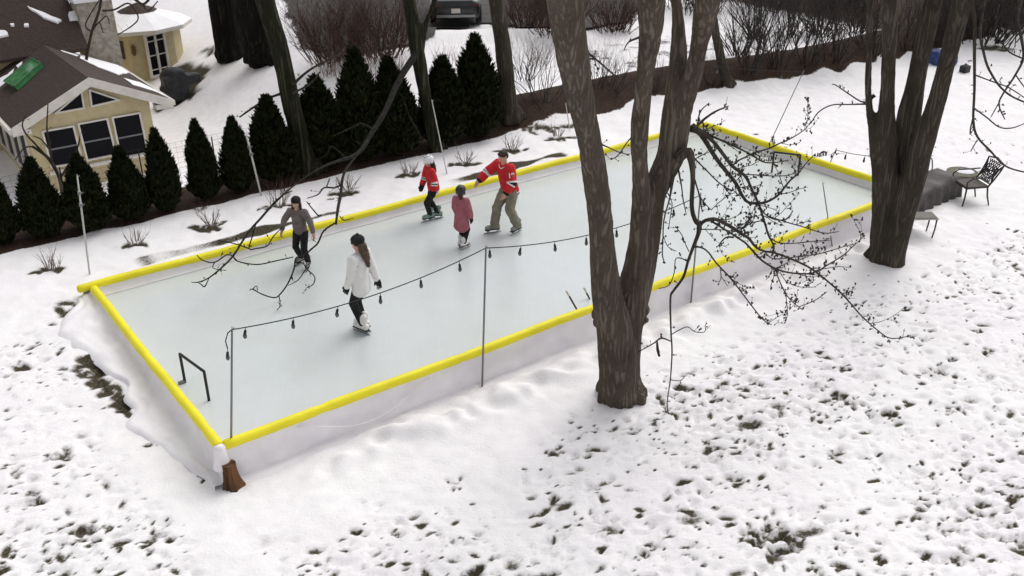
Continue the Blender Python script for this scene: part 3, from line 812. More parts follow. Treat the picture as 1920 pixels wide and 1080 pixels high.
solid_trunk(T2, [r1, r2, r3, r4], .034, BARK_D, .012, 7, flare(Vector((mb2.x + .03, YR, tz(mb2.x, YR))), .29, 9, .2, 5), slim=.83)
YH = YR - 1.0
hang = [trace([(1835, -110, 22), (1828, -60, 9), (1822, 0, 8), (1827, 40, 7), (1827, 100, 6), (1827, 167, 5), (1825, 227, 4.6), (1833, 257, 4.2), (1857, 283, 3.8), (1883, 310, 3.4), (1918, 322, 3), (1950, 325, 2)], YH, YH - .8)]
branch(T2, hang[0], BARK_D, 3, (.06, .16), extra=[trace([(1827, 203, 3), (1850, 220, 2.8), (1873, 238, 2.6), (1897, 240, 2.4), (1920, 232, 1.8)], YH - .4), trace([(1827, 140, 3), (1848, 148, 2.6), (1867, 155, 2.6), (1893, 165, 2.4), (1925, 186, 2)], YH - .4), trace([(1833, 262, 2.4), (1825, 275, 2.2), (1820, 284, 2)], YH - .5), trace([(1826, 215, 3), (1820, 240, 3), (1819, 252, 2.4)], YH - .5)])
branch(T2, trace([(1835, -115, 18), (1890, -110, 10), (1925, -60, 8), (1908, 30, 6), (1914, 67, 6), (1919, 107, 5), (1904, 140, 4), (1880, 177, 3.4), (1873, 197, 3), (1884, 224, 2)], YH, YH - 1.0), BARK_B, 3, (.06, .16), extra=[trace([(1918, 110, 3), (1893, 98, 3), (1877, 78, 2.4), (1872, 68, 2)], YH - .6), trace([(1904, 140, 2.6), (1918, 160, 2.4), (1935, 180, 2)], YH - .8), trace([(1875, 190, 2.4), (1866, 205, 2.2), (1858, 220, 1.6)], YH - .9)])
branch(T2, trace([(1868, -112, 10), (1850, -20, 6), (1838, 60, 5), (1844, 97, 5), (1850, 120, 4.6), (1858, 137, 4.4), (1873, 160, 4), (1893, 178, 3.6), (1920, 191, 3.2), (1950, 200, 2)], YH - .2, YH - .7), BARK_B, 4, (.06, .15))
branch(T2, trace([(1640, 178, 8), (1620, 192, 3.4), (1590, 175, 2.6), (1568, 160, 2.2), (1560, 158, 1.6)], YR), BARK_B, 4, (.06, .14), extra=[trace([(1630, 195, 4), (1590, 196, 2.6), (1560, 197, 2.6), (1535, 210, 2.4), (1520, 232, 2)], YR)])

# --- tall trees along the cedar row and far yard
def far_tree(label, pl, Y=None, material=BARK_G, sub=None, amp=.02, flr=True, slim=.90):
    p = atT(pl[0][0], pl[0][1]); Y = p.y + .15 if Y is None else Y
    t = thing('bare_tree', (p.x, Y, tz(p.x, Y)), label, 'tree')
    trs = [trace(pl, Y, Y - .3)] + [trace(q, Y, Y - .2) for q in (sub or [])]
    r0 = .5 * pl[2][2] * fwd(p) / F_PX
    solid_trunk(t, trs, .05, material, amp, 6, flare(Vector((p.x, Y, tz(p.x, Y))), r0 * 1.05, 6, r0 * .8, 2) if flr else None, 12, slim=slim)
    return t, Y
T3, Y3 = far_tree('tall straight bare trunk rising through the cedar row behind the kid in grey', [(583, 330, 52), (574, 305, 46), (563, 255, 40), (546, 190, 38), (529, 110, 39), (512, 50, 40), (497, 0, 42), (475, -90, 42), (455, -180, 40)])
branch(T3, trace([(548, 170, 10), (520, 178, 5), (500, 186, 4.4), (470, 205, 4), (449, 220, 3)], Y3, Y3 - .6), BARK_B, 3, (.1, .3), extra=[trace([(545, 162, 7), (575, 135, 5), (605, 117, 4), (640, 100, 3)], Y3 - .2), trace([(548, 175, 5), (580, 158, 4), (600, 135, 3)], Y3 - .3)])
T4, Y4 = far_tree('greenish bare tree behind the girl in the white helmet, with one long drooping limb', [(819, 284, 32), (814, 270, 29), (806, 230, 27), (797, 180, 27), (790, 140, 29), (783, 100, 33), (776, 50, 29), (767, 0, 27), (755, -80, 26), (742, -160, 22)], sub=[[(785, 90, 26), (800, 40, 13), (815, 0, 12), (830, -80, 9)]])
THIN = .85
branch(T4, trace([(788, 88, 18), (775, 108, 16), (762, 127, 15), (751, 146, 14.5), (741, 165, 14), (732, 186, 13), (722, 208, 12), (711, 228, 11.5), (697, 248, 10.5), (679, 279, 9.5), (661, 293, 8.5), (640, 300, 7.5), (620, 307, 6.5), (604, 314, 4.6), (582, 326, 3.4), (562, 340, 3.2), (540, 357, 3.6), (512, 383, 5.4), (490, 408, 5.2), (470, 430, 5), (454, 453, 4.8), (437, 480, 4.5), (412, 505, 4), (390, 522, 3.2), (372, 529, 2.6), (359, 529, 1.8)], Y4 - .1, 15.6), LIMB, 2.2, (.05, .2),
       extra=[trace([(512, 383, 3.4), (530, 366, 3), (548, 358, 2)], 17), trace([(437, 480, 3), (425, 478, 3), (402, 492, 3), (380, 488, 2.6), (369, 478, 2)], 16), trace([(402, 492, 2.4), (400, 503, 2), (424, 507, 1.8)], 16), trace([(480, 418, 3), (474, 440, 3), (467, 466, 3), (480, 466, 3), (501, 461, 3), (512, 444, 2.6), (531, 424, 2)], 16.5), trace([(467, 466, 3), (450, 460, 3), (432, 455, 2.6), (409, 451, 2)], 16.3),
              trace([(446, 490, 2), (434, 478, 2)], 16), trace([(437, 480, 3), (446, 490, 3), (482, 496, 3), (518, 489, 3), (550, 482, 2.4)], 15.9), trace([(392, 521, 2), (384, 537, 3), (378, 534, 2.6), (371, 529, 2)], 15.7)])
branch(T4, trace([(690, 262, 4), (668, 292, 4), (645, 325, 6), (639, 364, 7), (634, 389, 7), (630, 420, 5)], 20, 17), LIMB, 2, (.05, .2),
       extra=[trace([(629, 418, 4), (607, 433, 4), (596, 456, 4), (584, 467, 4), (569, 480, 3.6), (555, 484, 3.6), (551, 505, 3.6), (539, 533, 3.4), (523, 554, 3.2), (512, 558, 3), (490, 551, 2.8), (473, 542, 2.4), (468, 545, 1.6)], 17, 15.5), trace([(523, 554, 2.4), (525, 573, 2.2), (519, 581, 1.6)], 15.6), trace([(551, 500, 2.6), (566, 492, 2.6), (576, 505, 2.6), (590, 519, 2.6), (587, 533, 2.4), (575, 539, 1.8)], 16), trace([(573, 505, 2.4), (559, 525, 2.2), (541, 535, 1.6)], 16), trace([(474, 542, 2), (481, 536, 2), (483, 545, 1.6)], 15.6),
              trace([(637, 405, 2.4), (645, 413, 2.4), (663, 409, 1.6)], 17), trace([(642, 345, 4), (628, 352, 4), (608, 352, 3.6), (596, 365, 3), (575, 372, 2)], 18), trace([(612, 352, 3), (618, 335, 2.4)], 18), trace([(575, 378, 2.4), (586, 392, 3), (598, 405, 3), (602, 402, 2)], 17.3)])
branch(T4, trace([(737, 172, 8), (752, 178, 6), (760, 200, 5.4), (768, 220, 5), (780, 240, 4.4), (792, 262, 3.4)], Y4 - .5, Y4 - .9), BARK_G, 2, (.08, .2), extra=[trace([(757, 225, 4), (747, 252, 4), (732, 266, 4), (729, 280, 3)], Y4 - .7), trace([(747, 252, 3.4), (760, 268, 3.2), (774, 280, 2.6)], Y4 - .7)])
branch(T4, trace([(704, 245, 8), (688, 236, 6), (675, 232, 6), (658, 240, 5), (640, 248, 4), (625, 255, 3)], Y4 - 1.2, Y4 - 1.8), BARK_G, 3, (.08, .25))
branch(T4, trace([(736, 175, 4), (716, 172, 4), (695, 175, 4), (672, 190, 4), (660, 206, 3)], Y4 - .5, Y4 - 1), BARK_G, 3, (.08, .25))
branch(T4, trace([(650, 297, 4), (622, 275, 5), (612, 290, 5), (590, 303, 4)], Y4 - 2.2, Y4 - 1.8), BARK_G, 3, (.08, .25))
THIN = 1.0
far_tree('bare tree trunk at the right end of the cedar row', [(960, 230, 44), (957, 215, 38), (951, 170, 36), (945, 110, 35), (938, 50, 34), (931, 0, 33), (920, -90, 32)], material=BARK_D)
far_tree('dark bare tree trunk leaning behind the forked tree, on the leaf bed', [(1370, 165, 28), (1362, 150, 24), (1352, 110, 20), (1343, 70, 19), (1335, 20, 18), (1322, -60, 17)], material=BARK_D)
far_tree('massive dark trunk on the snowy lawn beyond the cedars, left of the other big trunk', [(438, 108, 62), (432, 92, 56), (424, 50, 52), (416, 0, 50), (402, -80, 46)], material=BARK_K, slim=1.02)
far_tree('massive dark trunk on the snowy lawn beyond the cedars, right of the other big trunk', [(498, 118, 52), (490, 100, 54), (479, 50, 62), (470, 0, 66), (458, -80, 60)], material=BARK_K, slim=1.04)

# random bare tree / shrub growth
def grow(mb, p, d, L, r, depth, rd, n=4, spread=.5, up=.15, segs=3, kids=(2, 3)):
    pts = [p]; rad = [r]; q = p.copy(); dd = d.copy()
    for i in range(segs):
        dd = (dd + Vector((rd.gauss(0, .16), rd.gauss(0, .16), rd.gauss(up * .5, .12)))).normalized()
        q = q + dd * (L / segs); pts.append(q.copy()); rad.append(r * (1 - .55 * (i + 1) / segs))
    mb.tube(pts, rad, n, False)
    if depth <= 0: return
    for _ in range(rd.randint(*kids)):
        i = rd.randint(1, segs); b = pts[i]
        e = (dd + Vector((rd.gauss(0, spread), rd.gauss(0, spread), rd.gauss(up, spread * .6)))).normalized()
        grow(mb, b, e, L * rd.uniform(.5, .8), rad[i] * .62, depth - 1, rd, max(3, n - 1), spread, up, segs, kids)
def bush_mesh(name, seed, stems, h, lean, r, depth, material, kids=(2, 3), spread=.45, base=.12):
    rd = random.Random(seed); mb = MB()
    for i in range(stems):
        a = rd.uniform(0, 2 * math.pi); k = rd.random() ** .6 * lean
        d = Vector((math.cos(a) * k, math.sin(a) * k, 1)).normalized()
        grow(mb, Vector((math.cos(a) * base * rd.random(), math.sin(a) * base * rd.random(), -.05)), d, h * rd.uniform(.45, .7), r * rd.uniform(.6, 1.1), depth, rd, 4, spread, .2, 3, kids)
    return mb.mesh(name, material)
def place(name, me, pts, cat, group, parts='stem'):
    """copies of a one-piece shrub: pts = [(px, py, scale, label)]"""
    first = None
    for (px, py, s, lab) in pts:
        p = atT(px, py)
        o = bpy.data.objects.new(name, me) if first is None else first.copy()
        COL.objects.link(o); first = first or o
        o.location = p; o.rotation_euler = (0, 0, random.uniform(0, 6.28)); o.scale = (s * random.uniform(.9, 1.1), s * random.uniform(.9, 1.1), s * random.uniform(.92, 1.08))
        tag(o, lab, cat, group)
small = [bush_mesh('bare_shrub', 100 + i, 17, .62, .62, .009, 1, TWIG_P, (1, 2), .25, .12) for i in range(3)]
G = 'small bare shrubs between the rink and the cedars'
place('bare_shrub', small[0], [(95, 503, 1.05, 'small bare twig shrub farthest left, beside the thin pole at the rink corner'), (396, 420, .95, 'small bare shrub with reddish stems below the fifth cedar from the left'), (768, 326, .9, 'small bare shrub just left of the girl in the white helmet'), (1046, 256, .85, 'small bare shrub partly hidden by the left stem of the big forked tree')], 'shrub', G)
place('bare_shrub', small[1], [(253, 458, .95, 'small bare twig shrub in the snow below the third cedar from the left'), (650, 357, 1.1, 'small bare shrub above the upright broken twig right of the kid in grey'), (872, 303, 1.0, 'small bare shrub between the white-helmeted girl and the man in the red jersey')], 'shrub', G)
place('bare_shrub', small[2], [(522, 386, 1.15, 'wide bare shrub behind the left shoulder of the kid in grey'), (959, 278, .95, 'small bare shrub just above the head of the man in the red jersey')], 'shrub', G)
barb = bush_mesh('red_shrub', 77, 40, .55, 1.6, .010, 2, TWIG_R, (2, 3), .5, .3)
place('red_shrub', barb, [(525, 352, 1.0, 'dark red twiggy shrub at the foot of the tall straight trunk'), (375, 392, .5, 'little dark red shrub against the foot of the cedars at the left')], 'shrub', 'dark red twiggy shrubs')
# tall dark brush on the far side
brush = [bush_mesh('bare_bush', 200 + i, 22, 2.5, .75, .024, 3, TWIG, (2, 3), .42, .35) for i in range(3)]
bl = ['tall bare bush %s' % s for s in ()]
G = 'tall bare bushes beyond the leaf bed'
place('bare_bush', brush[0], [(1405, 135, 1.0, 'tall dark bare bush right behind the leaning dark trunk'), (1512, 118, 1.05, 'tall dark bare bush in the middle of the brush between the two big trees'), (1700, 92, 1.0, 'tall bare bush seen between the stems of the broad right tree'), (1605, 60, 1.1, 'tall bare bush in the back row just left of the broad right tree')], 'bush', G)
place('bare_bush', brush[1], [(1455, 126, .95, 'tall dark bare bush second to the right of the leaning dark trunk'), (1565, 112, 1.1, 'dense dark bare bush nearest the left side of the broad right tree'), (1640, 100, 1.0, 'tall bare bush behind the thinnest stem of the broad right tree'), (1480, 66, 1.1, 'tall bare bush in the back row above the leaf bed, third from its left end')], 'bush', G)
place('bare_bush', brush[2], [(1420, 72, 1.1, 'tall bare bush in the back row beside the top of the forked tree'), (1540, 66, 1.15, 'tall bare bush in the back row at the centre of the brush'), (1385, 105, .9, 'tall bare bush directly right of the leaning dark trunk'), (1750, 80, .9, 'tall bare bush between the third and fourth stems of the broad right tree')], 'bush', G)
med = [bush_mesh('bare_bush', 300 + i, 16, 1.55, .8, .013, 3, TWIG, (2, 3), .45, .25) for i in range(2)]
G = 'loose bare bushes in the snow behind the cedars'
place('bare_bush', med[0], [(1020, 196, 1.25, 'loose bare bush in the snow left of the forked tree, branching from one foot'), (1150, 172, 1.0, 'bare bush framed between the left and middle stems of the forked tree'), (1235, 172, .9, 'bare bush glimpsed between the middle and right stems of the forked tree'), (1330, 158, .85, 'bare bush glimpsed between the right stem of the forked tree and the leaning trunk')], 'bush', G)
place('bare_bush', med[1], [(985, 150, 1.1, 'loose bare bush behind the trunk at the right end of the cedar row'), (1118, 160, .9, 'bare bush touching the left stem of the forked tree on its right side')], 'bush', G)
dry = [bush_mesh('dry_bush', 400 + i, 30, 1.2, .5, .010, 2, TWIG_P, (2, 2), .3, .5) for i in range(2)]
G = 'dry straw coloured bushes behind the cedars'
place('dry_bush', dry[0], [(655, 150, 1.0, 'dry twig bush above the pointed cedar left of centre'), (735, 152, 1.05, 'pale dry bush left of the greenish trunk behind the cedars'), (840, 136, .9, 'pale dry bush right of the greenish trunk above a cedar tip'), (1010, 120, .8, 'pale dry bush in the snow to the left of the forked tree')], 'bush', G)
place('dry_bush', dry[1], [(615, 140, .9, 'dry twig bush on the snow edge right of the tall straight trunk'), (695, 152, 1.05, 'dry twig bush behind the tallest cedar'), (880, 132, .75, 'pale dry bush below the parked car')], 'bush', G)
rd_b = [bush_mesh('red_brown_bush', 500 + i, 85, 2.6, 1.0, .022, 3, TWIG_R, (3, 4), .6, 1.0) for i in range(2)]
G = 'dense red brown bushes along the driveway'
place('red_brown_bush', rd_b[0], [(628, 112, .95, 'dense red brown bush at the edge of the driveway, left one of two'), (1035, 62, .8, 'dense red brown bush right of the parked car beside the forked tree')], 'bush', G)
place('red_brown_bush', rd_b[1], [(712, 106, .95, 'dense red brown bush at the edge of the driveway beside the greenish trunk'), (985, 52, .7, 'dense red brown bush just right of the trunk next to the parked car'), (1150, 58, .7, 'dense red brown bush between the left and middle stems of the forked tree')], 'bush', G)
dk = bush_mesh('dark_thicket', 611, 90, 2.6, 1.0, .022, 3, TWIG, (3, 3), .5, 1.4)
G = 'dark thickets along the far yard edge'
place('dark_thicket', dk, [(1845, 72, 1.0, 'dark thicket right of the broad right tree at the edge of the snow'), (1925, 60, 1.0, 'dark thicket at the far right edge of the yard'), (1790, 60, .95, 'dark thicket directly behind the right stem of the broad right tree'), (1440, 14, 1.0, 'dark thicket at the very back above the bare brush'), (1570, 12, 1.0, 'dark thicket at the very back, left of the broad right tree'), (1300, 18, .9, 'dark thicket at the very back behind the forked tree')], 'bush', G)

# small bare tree before the sunroom, and twigs over the house roof
p = atT(110, 405)
t = thing('bare_sapling', (p.x, p.y, p.z), 'small bare tree branching in front of the sunroom windows', 'tree')
YS = p.y + .8
mb = MB(); mb.tube(*trace([(122, 420, 7), (118, 370, 7), (112, 335, 7), (100, 310, 7), (86, 292, 6), (60, 274, 5)], YS), 7)
mb.build('trunk', BARK_D, t, True)
for pl in ([(112, 335, 5), (125, 315, 4), (140, 290, 3.4), (148, 268, 3), (150, 255, 2)], [(86, 292, 4), (66, 270, 4), (48, 250, 3.2), (42, 232, 2.6), (50, 215, 2)], [(98, 306, 4), (92, 265, 3.4), (88, 240, 3), (90, 195, 2)], [(62, 275, 3), (45, 278, 2.6), (28, 300, 2)], [(96, 285, 3), (78, 262, 2.6), (62, 255, 2)]):
    branch(t, trace(pl, YS), BARK_D, 3, (.1, .3), bs=.8)
p = atT(175, 130)
t = thing('bare_tree', (p.x, p.y, p.z), 'bare tree with dark crooked branches hanging over the porch roof', 'tree')
YS = 31.5
mb = MB(); mb.tube(*trace([(162, 112, 6), (172, 60, 5), (186, 20, 5), (192, -20, 5), (200, -70, 4)], YS), 7); mb.build('trunk', BARK_D, t, True)
for pl in ([(172, 60, 3), (160, 48, 2.6), (170, 26, 2.4), (186, 0, 2)], [(192, 20, 4), (215, 18, 3.4), (240, 6, 3.2), (254, 20, 3), (259, 35, 2.6), (248, 48, 2.4), (220, 66, 1.8)], [(192, -20, 5), (245, -6, 6), (268, 8, 5), (285, -8, 4.4), (300, -20, 4)], [(268, 8, 3.4), (278, 20, 2.8), (296, 2, 2)], [(172, 60, 3), (186, 42, 2.6), (193, 62, 2)], [(186, 42, 2.4), (200, 30, 2), (205, 45, 1.6)]):
    branch(t, trace(pl, YS), BARK_D, 1.2, (.1, .35), bs=.8)

# ------------------------------------------------------------------ cedars
def cedar_variant(seed, h=2.0, w=.42):
    rd = random.Random(seed)
    mb = MB(); nu, nv = 20, 16; vsn = []; fsn = []
    lean = (rd.uniform(-.05, .05), rd.uniform(-.05, .05))
    def prof(f): return w * (min(1, .45 + f / .22) ** .7) * (1 - max(0, (f - .20) / .80) ** 1.85) * (.93 if f < .85 else .8) * (1.0 if f > .1 else .92)
    for j in range(nv + 1):
        f = j / nv
        for i in range(nu):
            a = 2 * math.pi * i / nu
            r = prof(f) * .80 * (1 + .42 * noise.noise(Vector((math.cos(a) * 1.3 + seed, math.sin(a) * 1.3, f * 3.2)))) + .004
            vsn.append((r * math.cos(a) + lean[0] * f, r * math.sin(a) + lean[1] * f, .06 + f * (h * .97)))
    for j in range(nv):
        for i in range(nu): fsn.append((j * nu + i, j * nu + (i + 1) % nu, (j + 1) * nu + (i + 1) % nu, (j + 1) * nu + i))
    mb.add(vsn, fsn)
    for _ in range(5600):
        f = rd.random() ** 1.1; a = rd.uniform(0, 2 * math.pi)
        k = 1 + .42 * noise.noise(Vector((math.cos(a) * 1.3 + seed, math.sin(a) * 1.3, f * 3.2)))
        r = prof(f) * k * rd.uniform(.74, 1.10)
        c = Vector((r * math.cos(a) + lean[0] * f, r * math.sin(a) + lean[1] * f, .06 + f * h * .97))
        up = Vector((math.cos(a) * .45 + rd.gauss(0, .25), math.sin(a) * .45 + rd.gauss(0, .25), 1)).normalized()
        sd_ = up.cross(Vector((rd.gauss(0, 1), rd.gauss(0, 1), .2))).normalized()
        l = rd.uniform(.06, .17); ww = rd.uniform(.012, .028)
        mb.add([c - sd_ * ww, c + sd_ * ww * .9, c + up * l + sd_ * ww * .3, c + up * l * .8 - sd_ * ww * .5], [(0, 1, 2, 3)])
    top = Vector((lean[0], lean[1], .06 + h * .97))
    for _ in range(14):
        b = top - Vector((0, 0, rd.uniform(.05, .3))); mb.tube([b, b + Vector((rd.gauss(0, .03), rd.gauss(0, .03), rd.uniform(.12, .26)))], [.012, .003], 4, False)
    t = MB(); t.tube([(0, 0, -.25), (0, 0, .25)], [.07, .06], 8)
    return mb.mesh('foliage', CEDAR), t.mesh('trunk', BARK_D)
CV = [cedar_variant(s) for s in (11, 23, 37)]
protos = [None] * 3
def cedar(bx, by, tx, ty, wpx, label, var):
    """base pixel, tip pixel, width in pixels"""
    p = atT(bx, by); d = ray(tx, ty); k = (p.y + .2) / d.y
    tip = CAM + d * k; h = tip.z - p.z
    w = wpx * fwd(p) / F_PX
    sx, szz = w / .90, h / 2.12
    q_ = p + V * .30; loc = Vector((q_.x, q_.y, tz(q_.x, q_.y)))
    if protos[var] is None:
        t = thing('cedar', loc, label, 'cedar', 'dark cedars in a row beyond the rink')
        for nm, me_ in zip(('foliage', 'trunk'), CV[var]):
            o = bpy.data.objects.new(nm, me_); COL.objects.link(o); o.parent = t
        t.scale = (sx, sx, szz); protos[var] = t
        t.rotation_euler = (0, 0, random.uniform(0, 6))
    else:
        dup(protos[var], loc, random.uniform(0, 6), (sx, sx, szz), label)
cd = [(18, 466, 8, 318, 66, 'dark cedar cut by the left edge of the photo, first in the row'), (98, 452, 70, 296, 80, 'dark cedar second in the row, below the left sunroom window'), (182, 440, 152, 286, 84, 'dark cedar third in the row, below the middle sunroom window'),
      (258, 418, 232, 272, 76, 'dark cedar fourth in the row, below the right sunroom window'), (324, 402, 297, 240, 66, 'dark pointed cedar fifth in the row, at the right corner of the sunroom'), (398, 380, 372, 224, 66, 'dark cedar sixth in the row, left of the white pole before the cedars'),
      (462, 366, 438, 218, 66, 'dark cedar seventh in the row, right behind the white leaning pole'), (532, 346, 517, 178, 90, 'dark cedar hidden partly by the tall straight trunk'), (618, 316, 609, 138, 108, 'broad dark cedar with a thin pointed tip right of the tall straight trunk'),
      (690, 304, 681, 88, 104, 'tallest narrow cedar left of the drooping limb'), (756, 292, 745, 104, 104, 'dark cedar behind the drooping limb of the greenish tree'), (842, 274, 832, 104, 100, 'dark cedar right of the greenish trunk'), (908, 258, 901, 62, 98, 'tall pointed cedar last in the row below the parked car')]
for i, c in enumerate(cd): cedar(*c, (0, 1, 2, 1, 0, 2, 0, 1, 2, 0, 1, 2, 0)[i])

# wire fence behind the cedars
t = thing('wire_fence', rk(0, 10.3, tz(*rk(0, 10.3).xy)), 'thin wire mesh fence running behind the cedar row', 'fence')
mb = MB(); prev = None
for i in range(9):
    q = rk(-1 + i * 1.65, 10.2); z = tz(q.x, q.y)
    b = MB(); b.tube([(q.x, q.y, z - .2), (q.x, q.y, z + 1.02)], .016, 6); b.build('post', BARK_D, t)
    if prev is not None:
        for k in range(9):
            mb.tube([(prev.x, prev.y, prev.z + .1 + k * .12), (q.x, q.y, z + .1 + k * .12)], .0022, 3, False)
        for k in range(12):
            a = Vector((prev.x, prev.y, prev.z)).lerp(Vector((q.x, q.y, z)), k / 12)
            mb.tube([a + Vector((0, 0, .1)), a + Vector((0, 0, 1.06))], .0018, 3, False)
    prev = Vector((q.x, q.y, z))
mb.build('wire_mesh', WIRE, t)

# ------------------------------------------------------------------ poles and string lights
def pole(bx, by, tx, ty, label, zb=None, r=.016, material=STEEL, collar=False, base=None):
    b = base if base is not None else (atT(bx, by) if zb is None else atZ(bx, by, zb))
    tp = atY(tx, ty, b.y)
    t = thing('light_pole', b, label, 'pole', 'thin poles for the string lights')
    mb = MB(); d = (tp - b); mb.tube([b - d.normalized() * .15, b.lerp(tp, .5), tp], [r, r, r * .85], 8); mb.build('shaft', material, t, True)
    mb = MB(); mb.tube([tp, tp + d.normalized() * .05], [r * .5, r * .4], 6); mb.tube([tp, tp + U * .04 + Vector((0, 0, .02))], [.006, .005], 5); mb.build('hook', material, t)
    if collar:
        mb = MB()
        for f in (.72, .84):
            c = b.lerp(tp, f); mb.tube([c - d.normalized() * .03, c + d.normalized() * .03], r * 1.9, 8); mb.tube([c, c + U * .07], .008, 5)
        mb.build('clamp', STEEL, t)
    return tp
pA = pole(433, 896, 435, 618, 'thin grey pole at the stump corner of the rink with string lights tied on')
pC = pole(904, 727, 911, 465, 'thin grey pole on the near long side, left of the big forked tree')
b3 = rk(8.9, -.12); b3.z = tz(b3.x, b3.y); t3 = Vector((b3.x + .02, b3.y, b3.z + 2.15)); qx = None
def topx(p):
    d = p - CAM; k = d.dot(FW); return 960 + F_PX * d.dot(CR) / k, 540 - F_PX * d.dot(CU) / k
tp3 = topx(t3)
pD = pole(0, 0, tp3[0], tp3[1], 'thin grey pole on the near long side hidden behind the big forked tree', base=b3)
b4 = rk(13.0, -.1); b4.z = tz(b4.x, b4.y)
pE = pole(0, 0, 1543, 345, 'thin grey pole on the near long side, left of the broad right tree', base=b4, r=.012)
b5 = rk(15.75, 4.15); b5.z = tz(b5.x, b5.y)
pF = pole(0, 0, 1506, 135, 'thin pole behind the right end bumper by the distant black goal', base=b5, r=.012)
b6 = rk(15.85, 2.4); b6.z = tz(b6.x, b6.y)
pG = pole(0, 0, 1567, 281, 'short leaning pole on the right end bumper carrying two bulbs', base=b6, r=.013)
b7 = rk(15.9, .2); b7.z = tz(b7.x, b7.y)
tp7 = topx(Vector((b7.x, b7.y, b7.z + 1.3)))
pH = pole(0, 0, tp7[0], tp7[1], 'short pole at the right rink corner hidden behind the broad right tree', base=b7, r=.013)
WP = mat('white_pole', (.50, .50, .48), .5)
pole(168, 513, 145, 332, 'thin pale pole with two clamps at the far left corner of the rink', collar=True, material=WP, r=.018)
pole(490, 367, 463, 258, 'pale leaning pole in front of the seventh cedar', collar=True, material=WP, r=.022)
pole(838, 326, 810, 190, 'thin pale pole between the greenish trunk and the girl in the white helmet', material=WP, r=.014)
pI = pole(1069, 246, 1061, 196, 'thin pale pole beside the left stem of the forked tree near the leaf bed', material=WP, r=.012)
def stringlight(a, b, sag, nb, label, start=.5, extra=None):
    t = thing('string_lights', a.lerp(b, .5), label, 'string lights', 'strings of bulbs between the poles')
    mb = MB(); pts = []; n = 40
    for i in range(n + 1):
        f = i / n; p = a.lerp(b, f); p = p + Vector((0, 0, -sag * 4 * f * (1 - f))); pts.append(p)
    mb.tube(pts, .008, 5)
    if extra: mb.tube(extra, .008, 5)
    mb.build('wire', WIRE, t, True)
    for i in range(nb):
        f = (i + start) / nb; f = min(max(f, .015), .985)
        p = a.lerp(b, f) + Vector((0, 0, -sag * 4 * f * (1 - f)))
        bulb(t, p)
    for e in ([extra[-1]] if extra else []): bulb(t, e)
def bulb(t, p):
    sw = Vector((random.gauss(0, .012), random.gauss(0, .012), 0))
    q = MB(); q.tube([p, p + sw * .4 + Vector((0, 0, -.05))], .005, 5); q.tube([p + sw * .4 + Vector((0, 0, -.045)), p + sw + Vector((0, 0, -.10))], [.017, .02], 8)
    s = q.build('socket', WIRE, t, True)
    g = MB(); g.ell(p + sw + Vector((0, 0, -.128)), .028, .028, .042, 10, 8); g.build('bulb', GLASSB, s, True)
stringlight(pA, pC, .17, 6, 'black string of hanging bulbs between the stump corner pole and the next', .03 * 6 + .1, [pA, pA + Vector((-.05, -.03, -.03)), pA + Vector((-.09, -.05, -.14)), pA + Vector((-.08, -.05, -.26))])
stringlight(pC, pD, .22, 7, 'black string of bulbs running behind the big forked tree from its left', .0)
stringlight(pG, pH, .10, 4, 'short black string of bulbs over the right end bumper', .6)
stringlight(pF, rk(15.6, 7.3, 1.65), .06, 2, 'thin string with no visible bulbs above the far right corner of the rink', .3)

# posts behind the near liner
STK = mat('pale_stake', (.42, .38, .38), .8, (.55, .50, .50), 8)
for (px, py, ty, lab) in [(1224, 583, 540, 'pale wooden stake against the near liner just right of the forked trunk'), (1588, 446, 408, 'pale wooden stake against the near liner left of the broad right tree')]:
    p = atT(px, py); tp = atY(px - 4, ty, p.y)
    mb = MB(); mb.box(p.lerp(tp, .5), U, V, Vector((0, 0, 1)), .035, .02, (tp.z - p.z) / 2 + .03)
    mb.tube([tp + V * -.025 - Vector((0, 0, .08)), tp + V * -.03 - Vector((0, 0, .08))], .012, 6)
    tag(mb.build('wooden_stake', STK, None, origin=p), lab, 'stake', 'wooden stakes along the liner')

# hockey sticks leaning on the near bumper
STICK = mat('dark_stick', (.05, .035, .035), .6, (.09, .06, .06), 6)
for (bx, by, tx, ty, lab) in [(1111, 632, 1062, 546, 'dark hockey stick leaning on the near bumper, left one by the forked trunk'), (1122, 592, 1095, 540, 'dark hockey stick mostly hidden behind the forked trunk')]:
    b = atT(bx, by); b = atY(bx, by, b.y - .16); tp = atY(tx, ty, b.y + .02)
    t = thing('hockey_stick', b, lab, 'hockey stick', 'hockey sticks leaning beside the forked tree')
    mb = MB(); d = (tp - b).normalized(); sd_ = d.cross(Vector((0, 1, 0))).normalized()
    mb.box(b.lerp(tp, .5), sd_, d.cross(sd_), d, .014, .010, (tp - b).length / 2); mb.build('shaft', STICK, t)
    mb = MB(); mb.tube([tp - d * .1, tp + d * .01], .018, 8); mb.build('grip', WTRIM, t)
    mb = MB(); mb.tube([b - d * .02, b + Vector((-.10, -.04, -.02)), b + Vector((-.2, -.08, .01))], [.02, .022, .016], 6); mb.build('blade', BLACK, t, True)

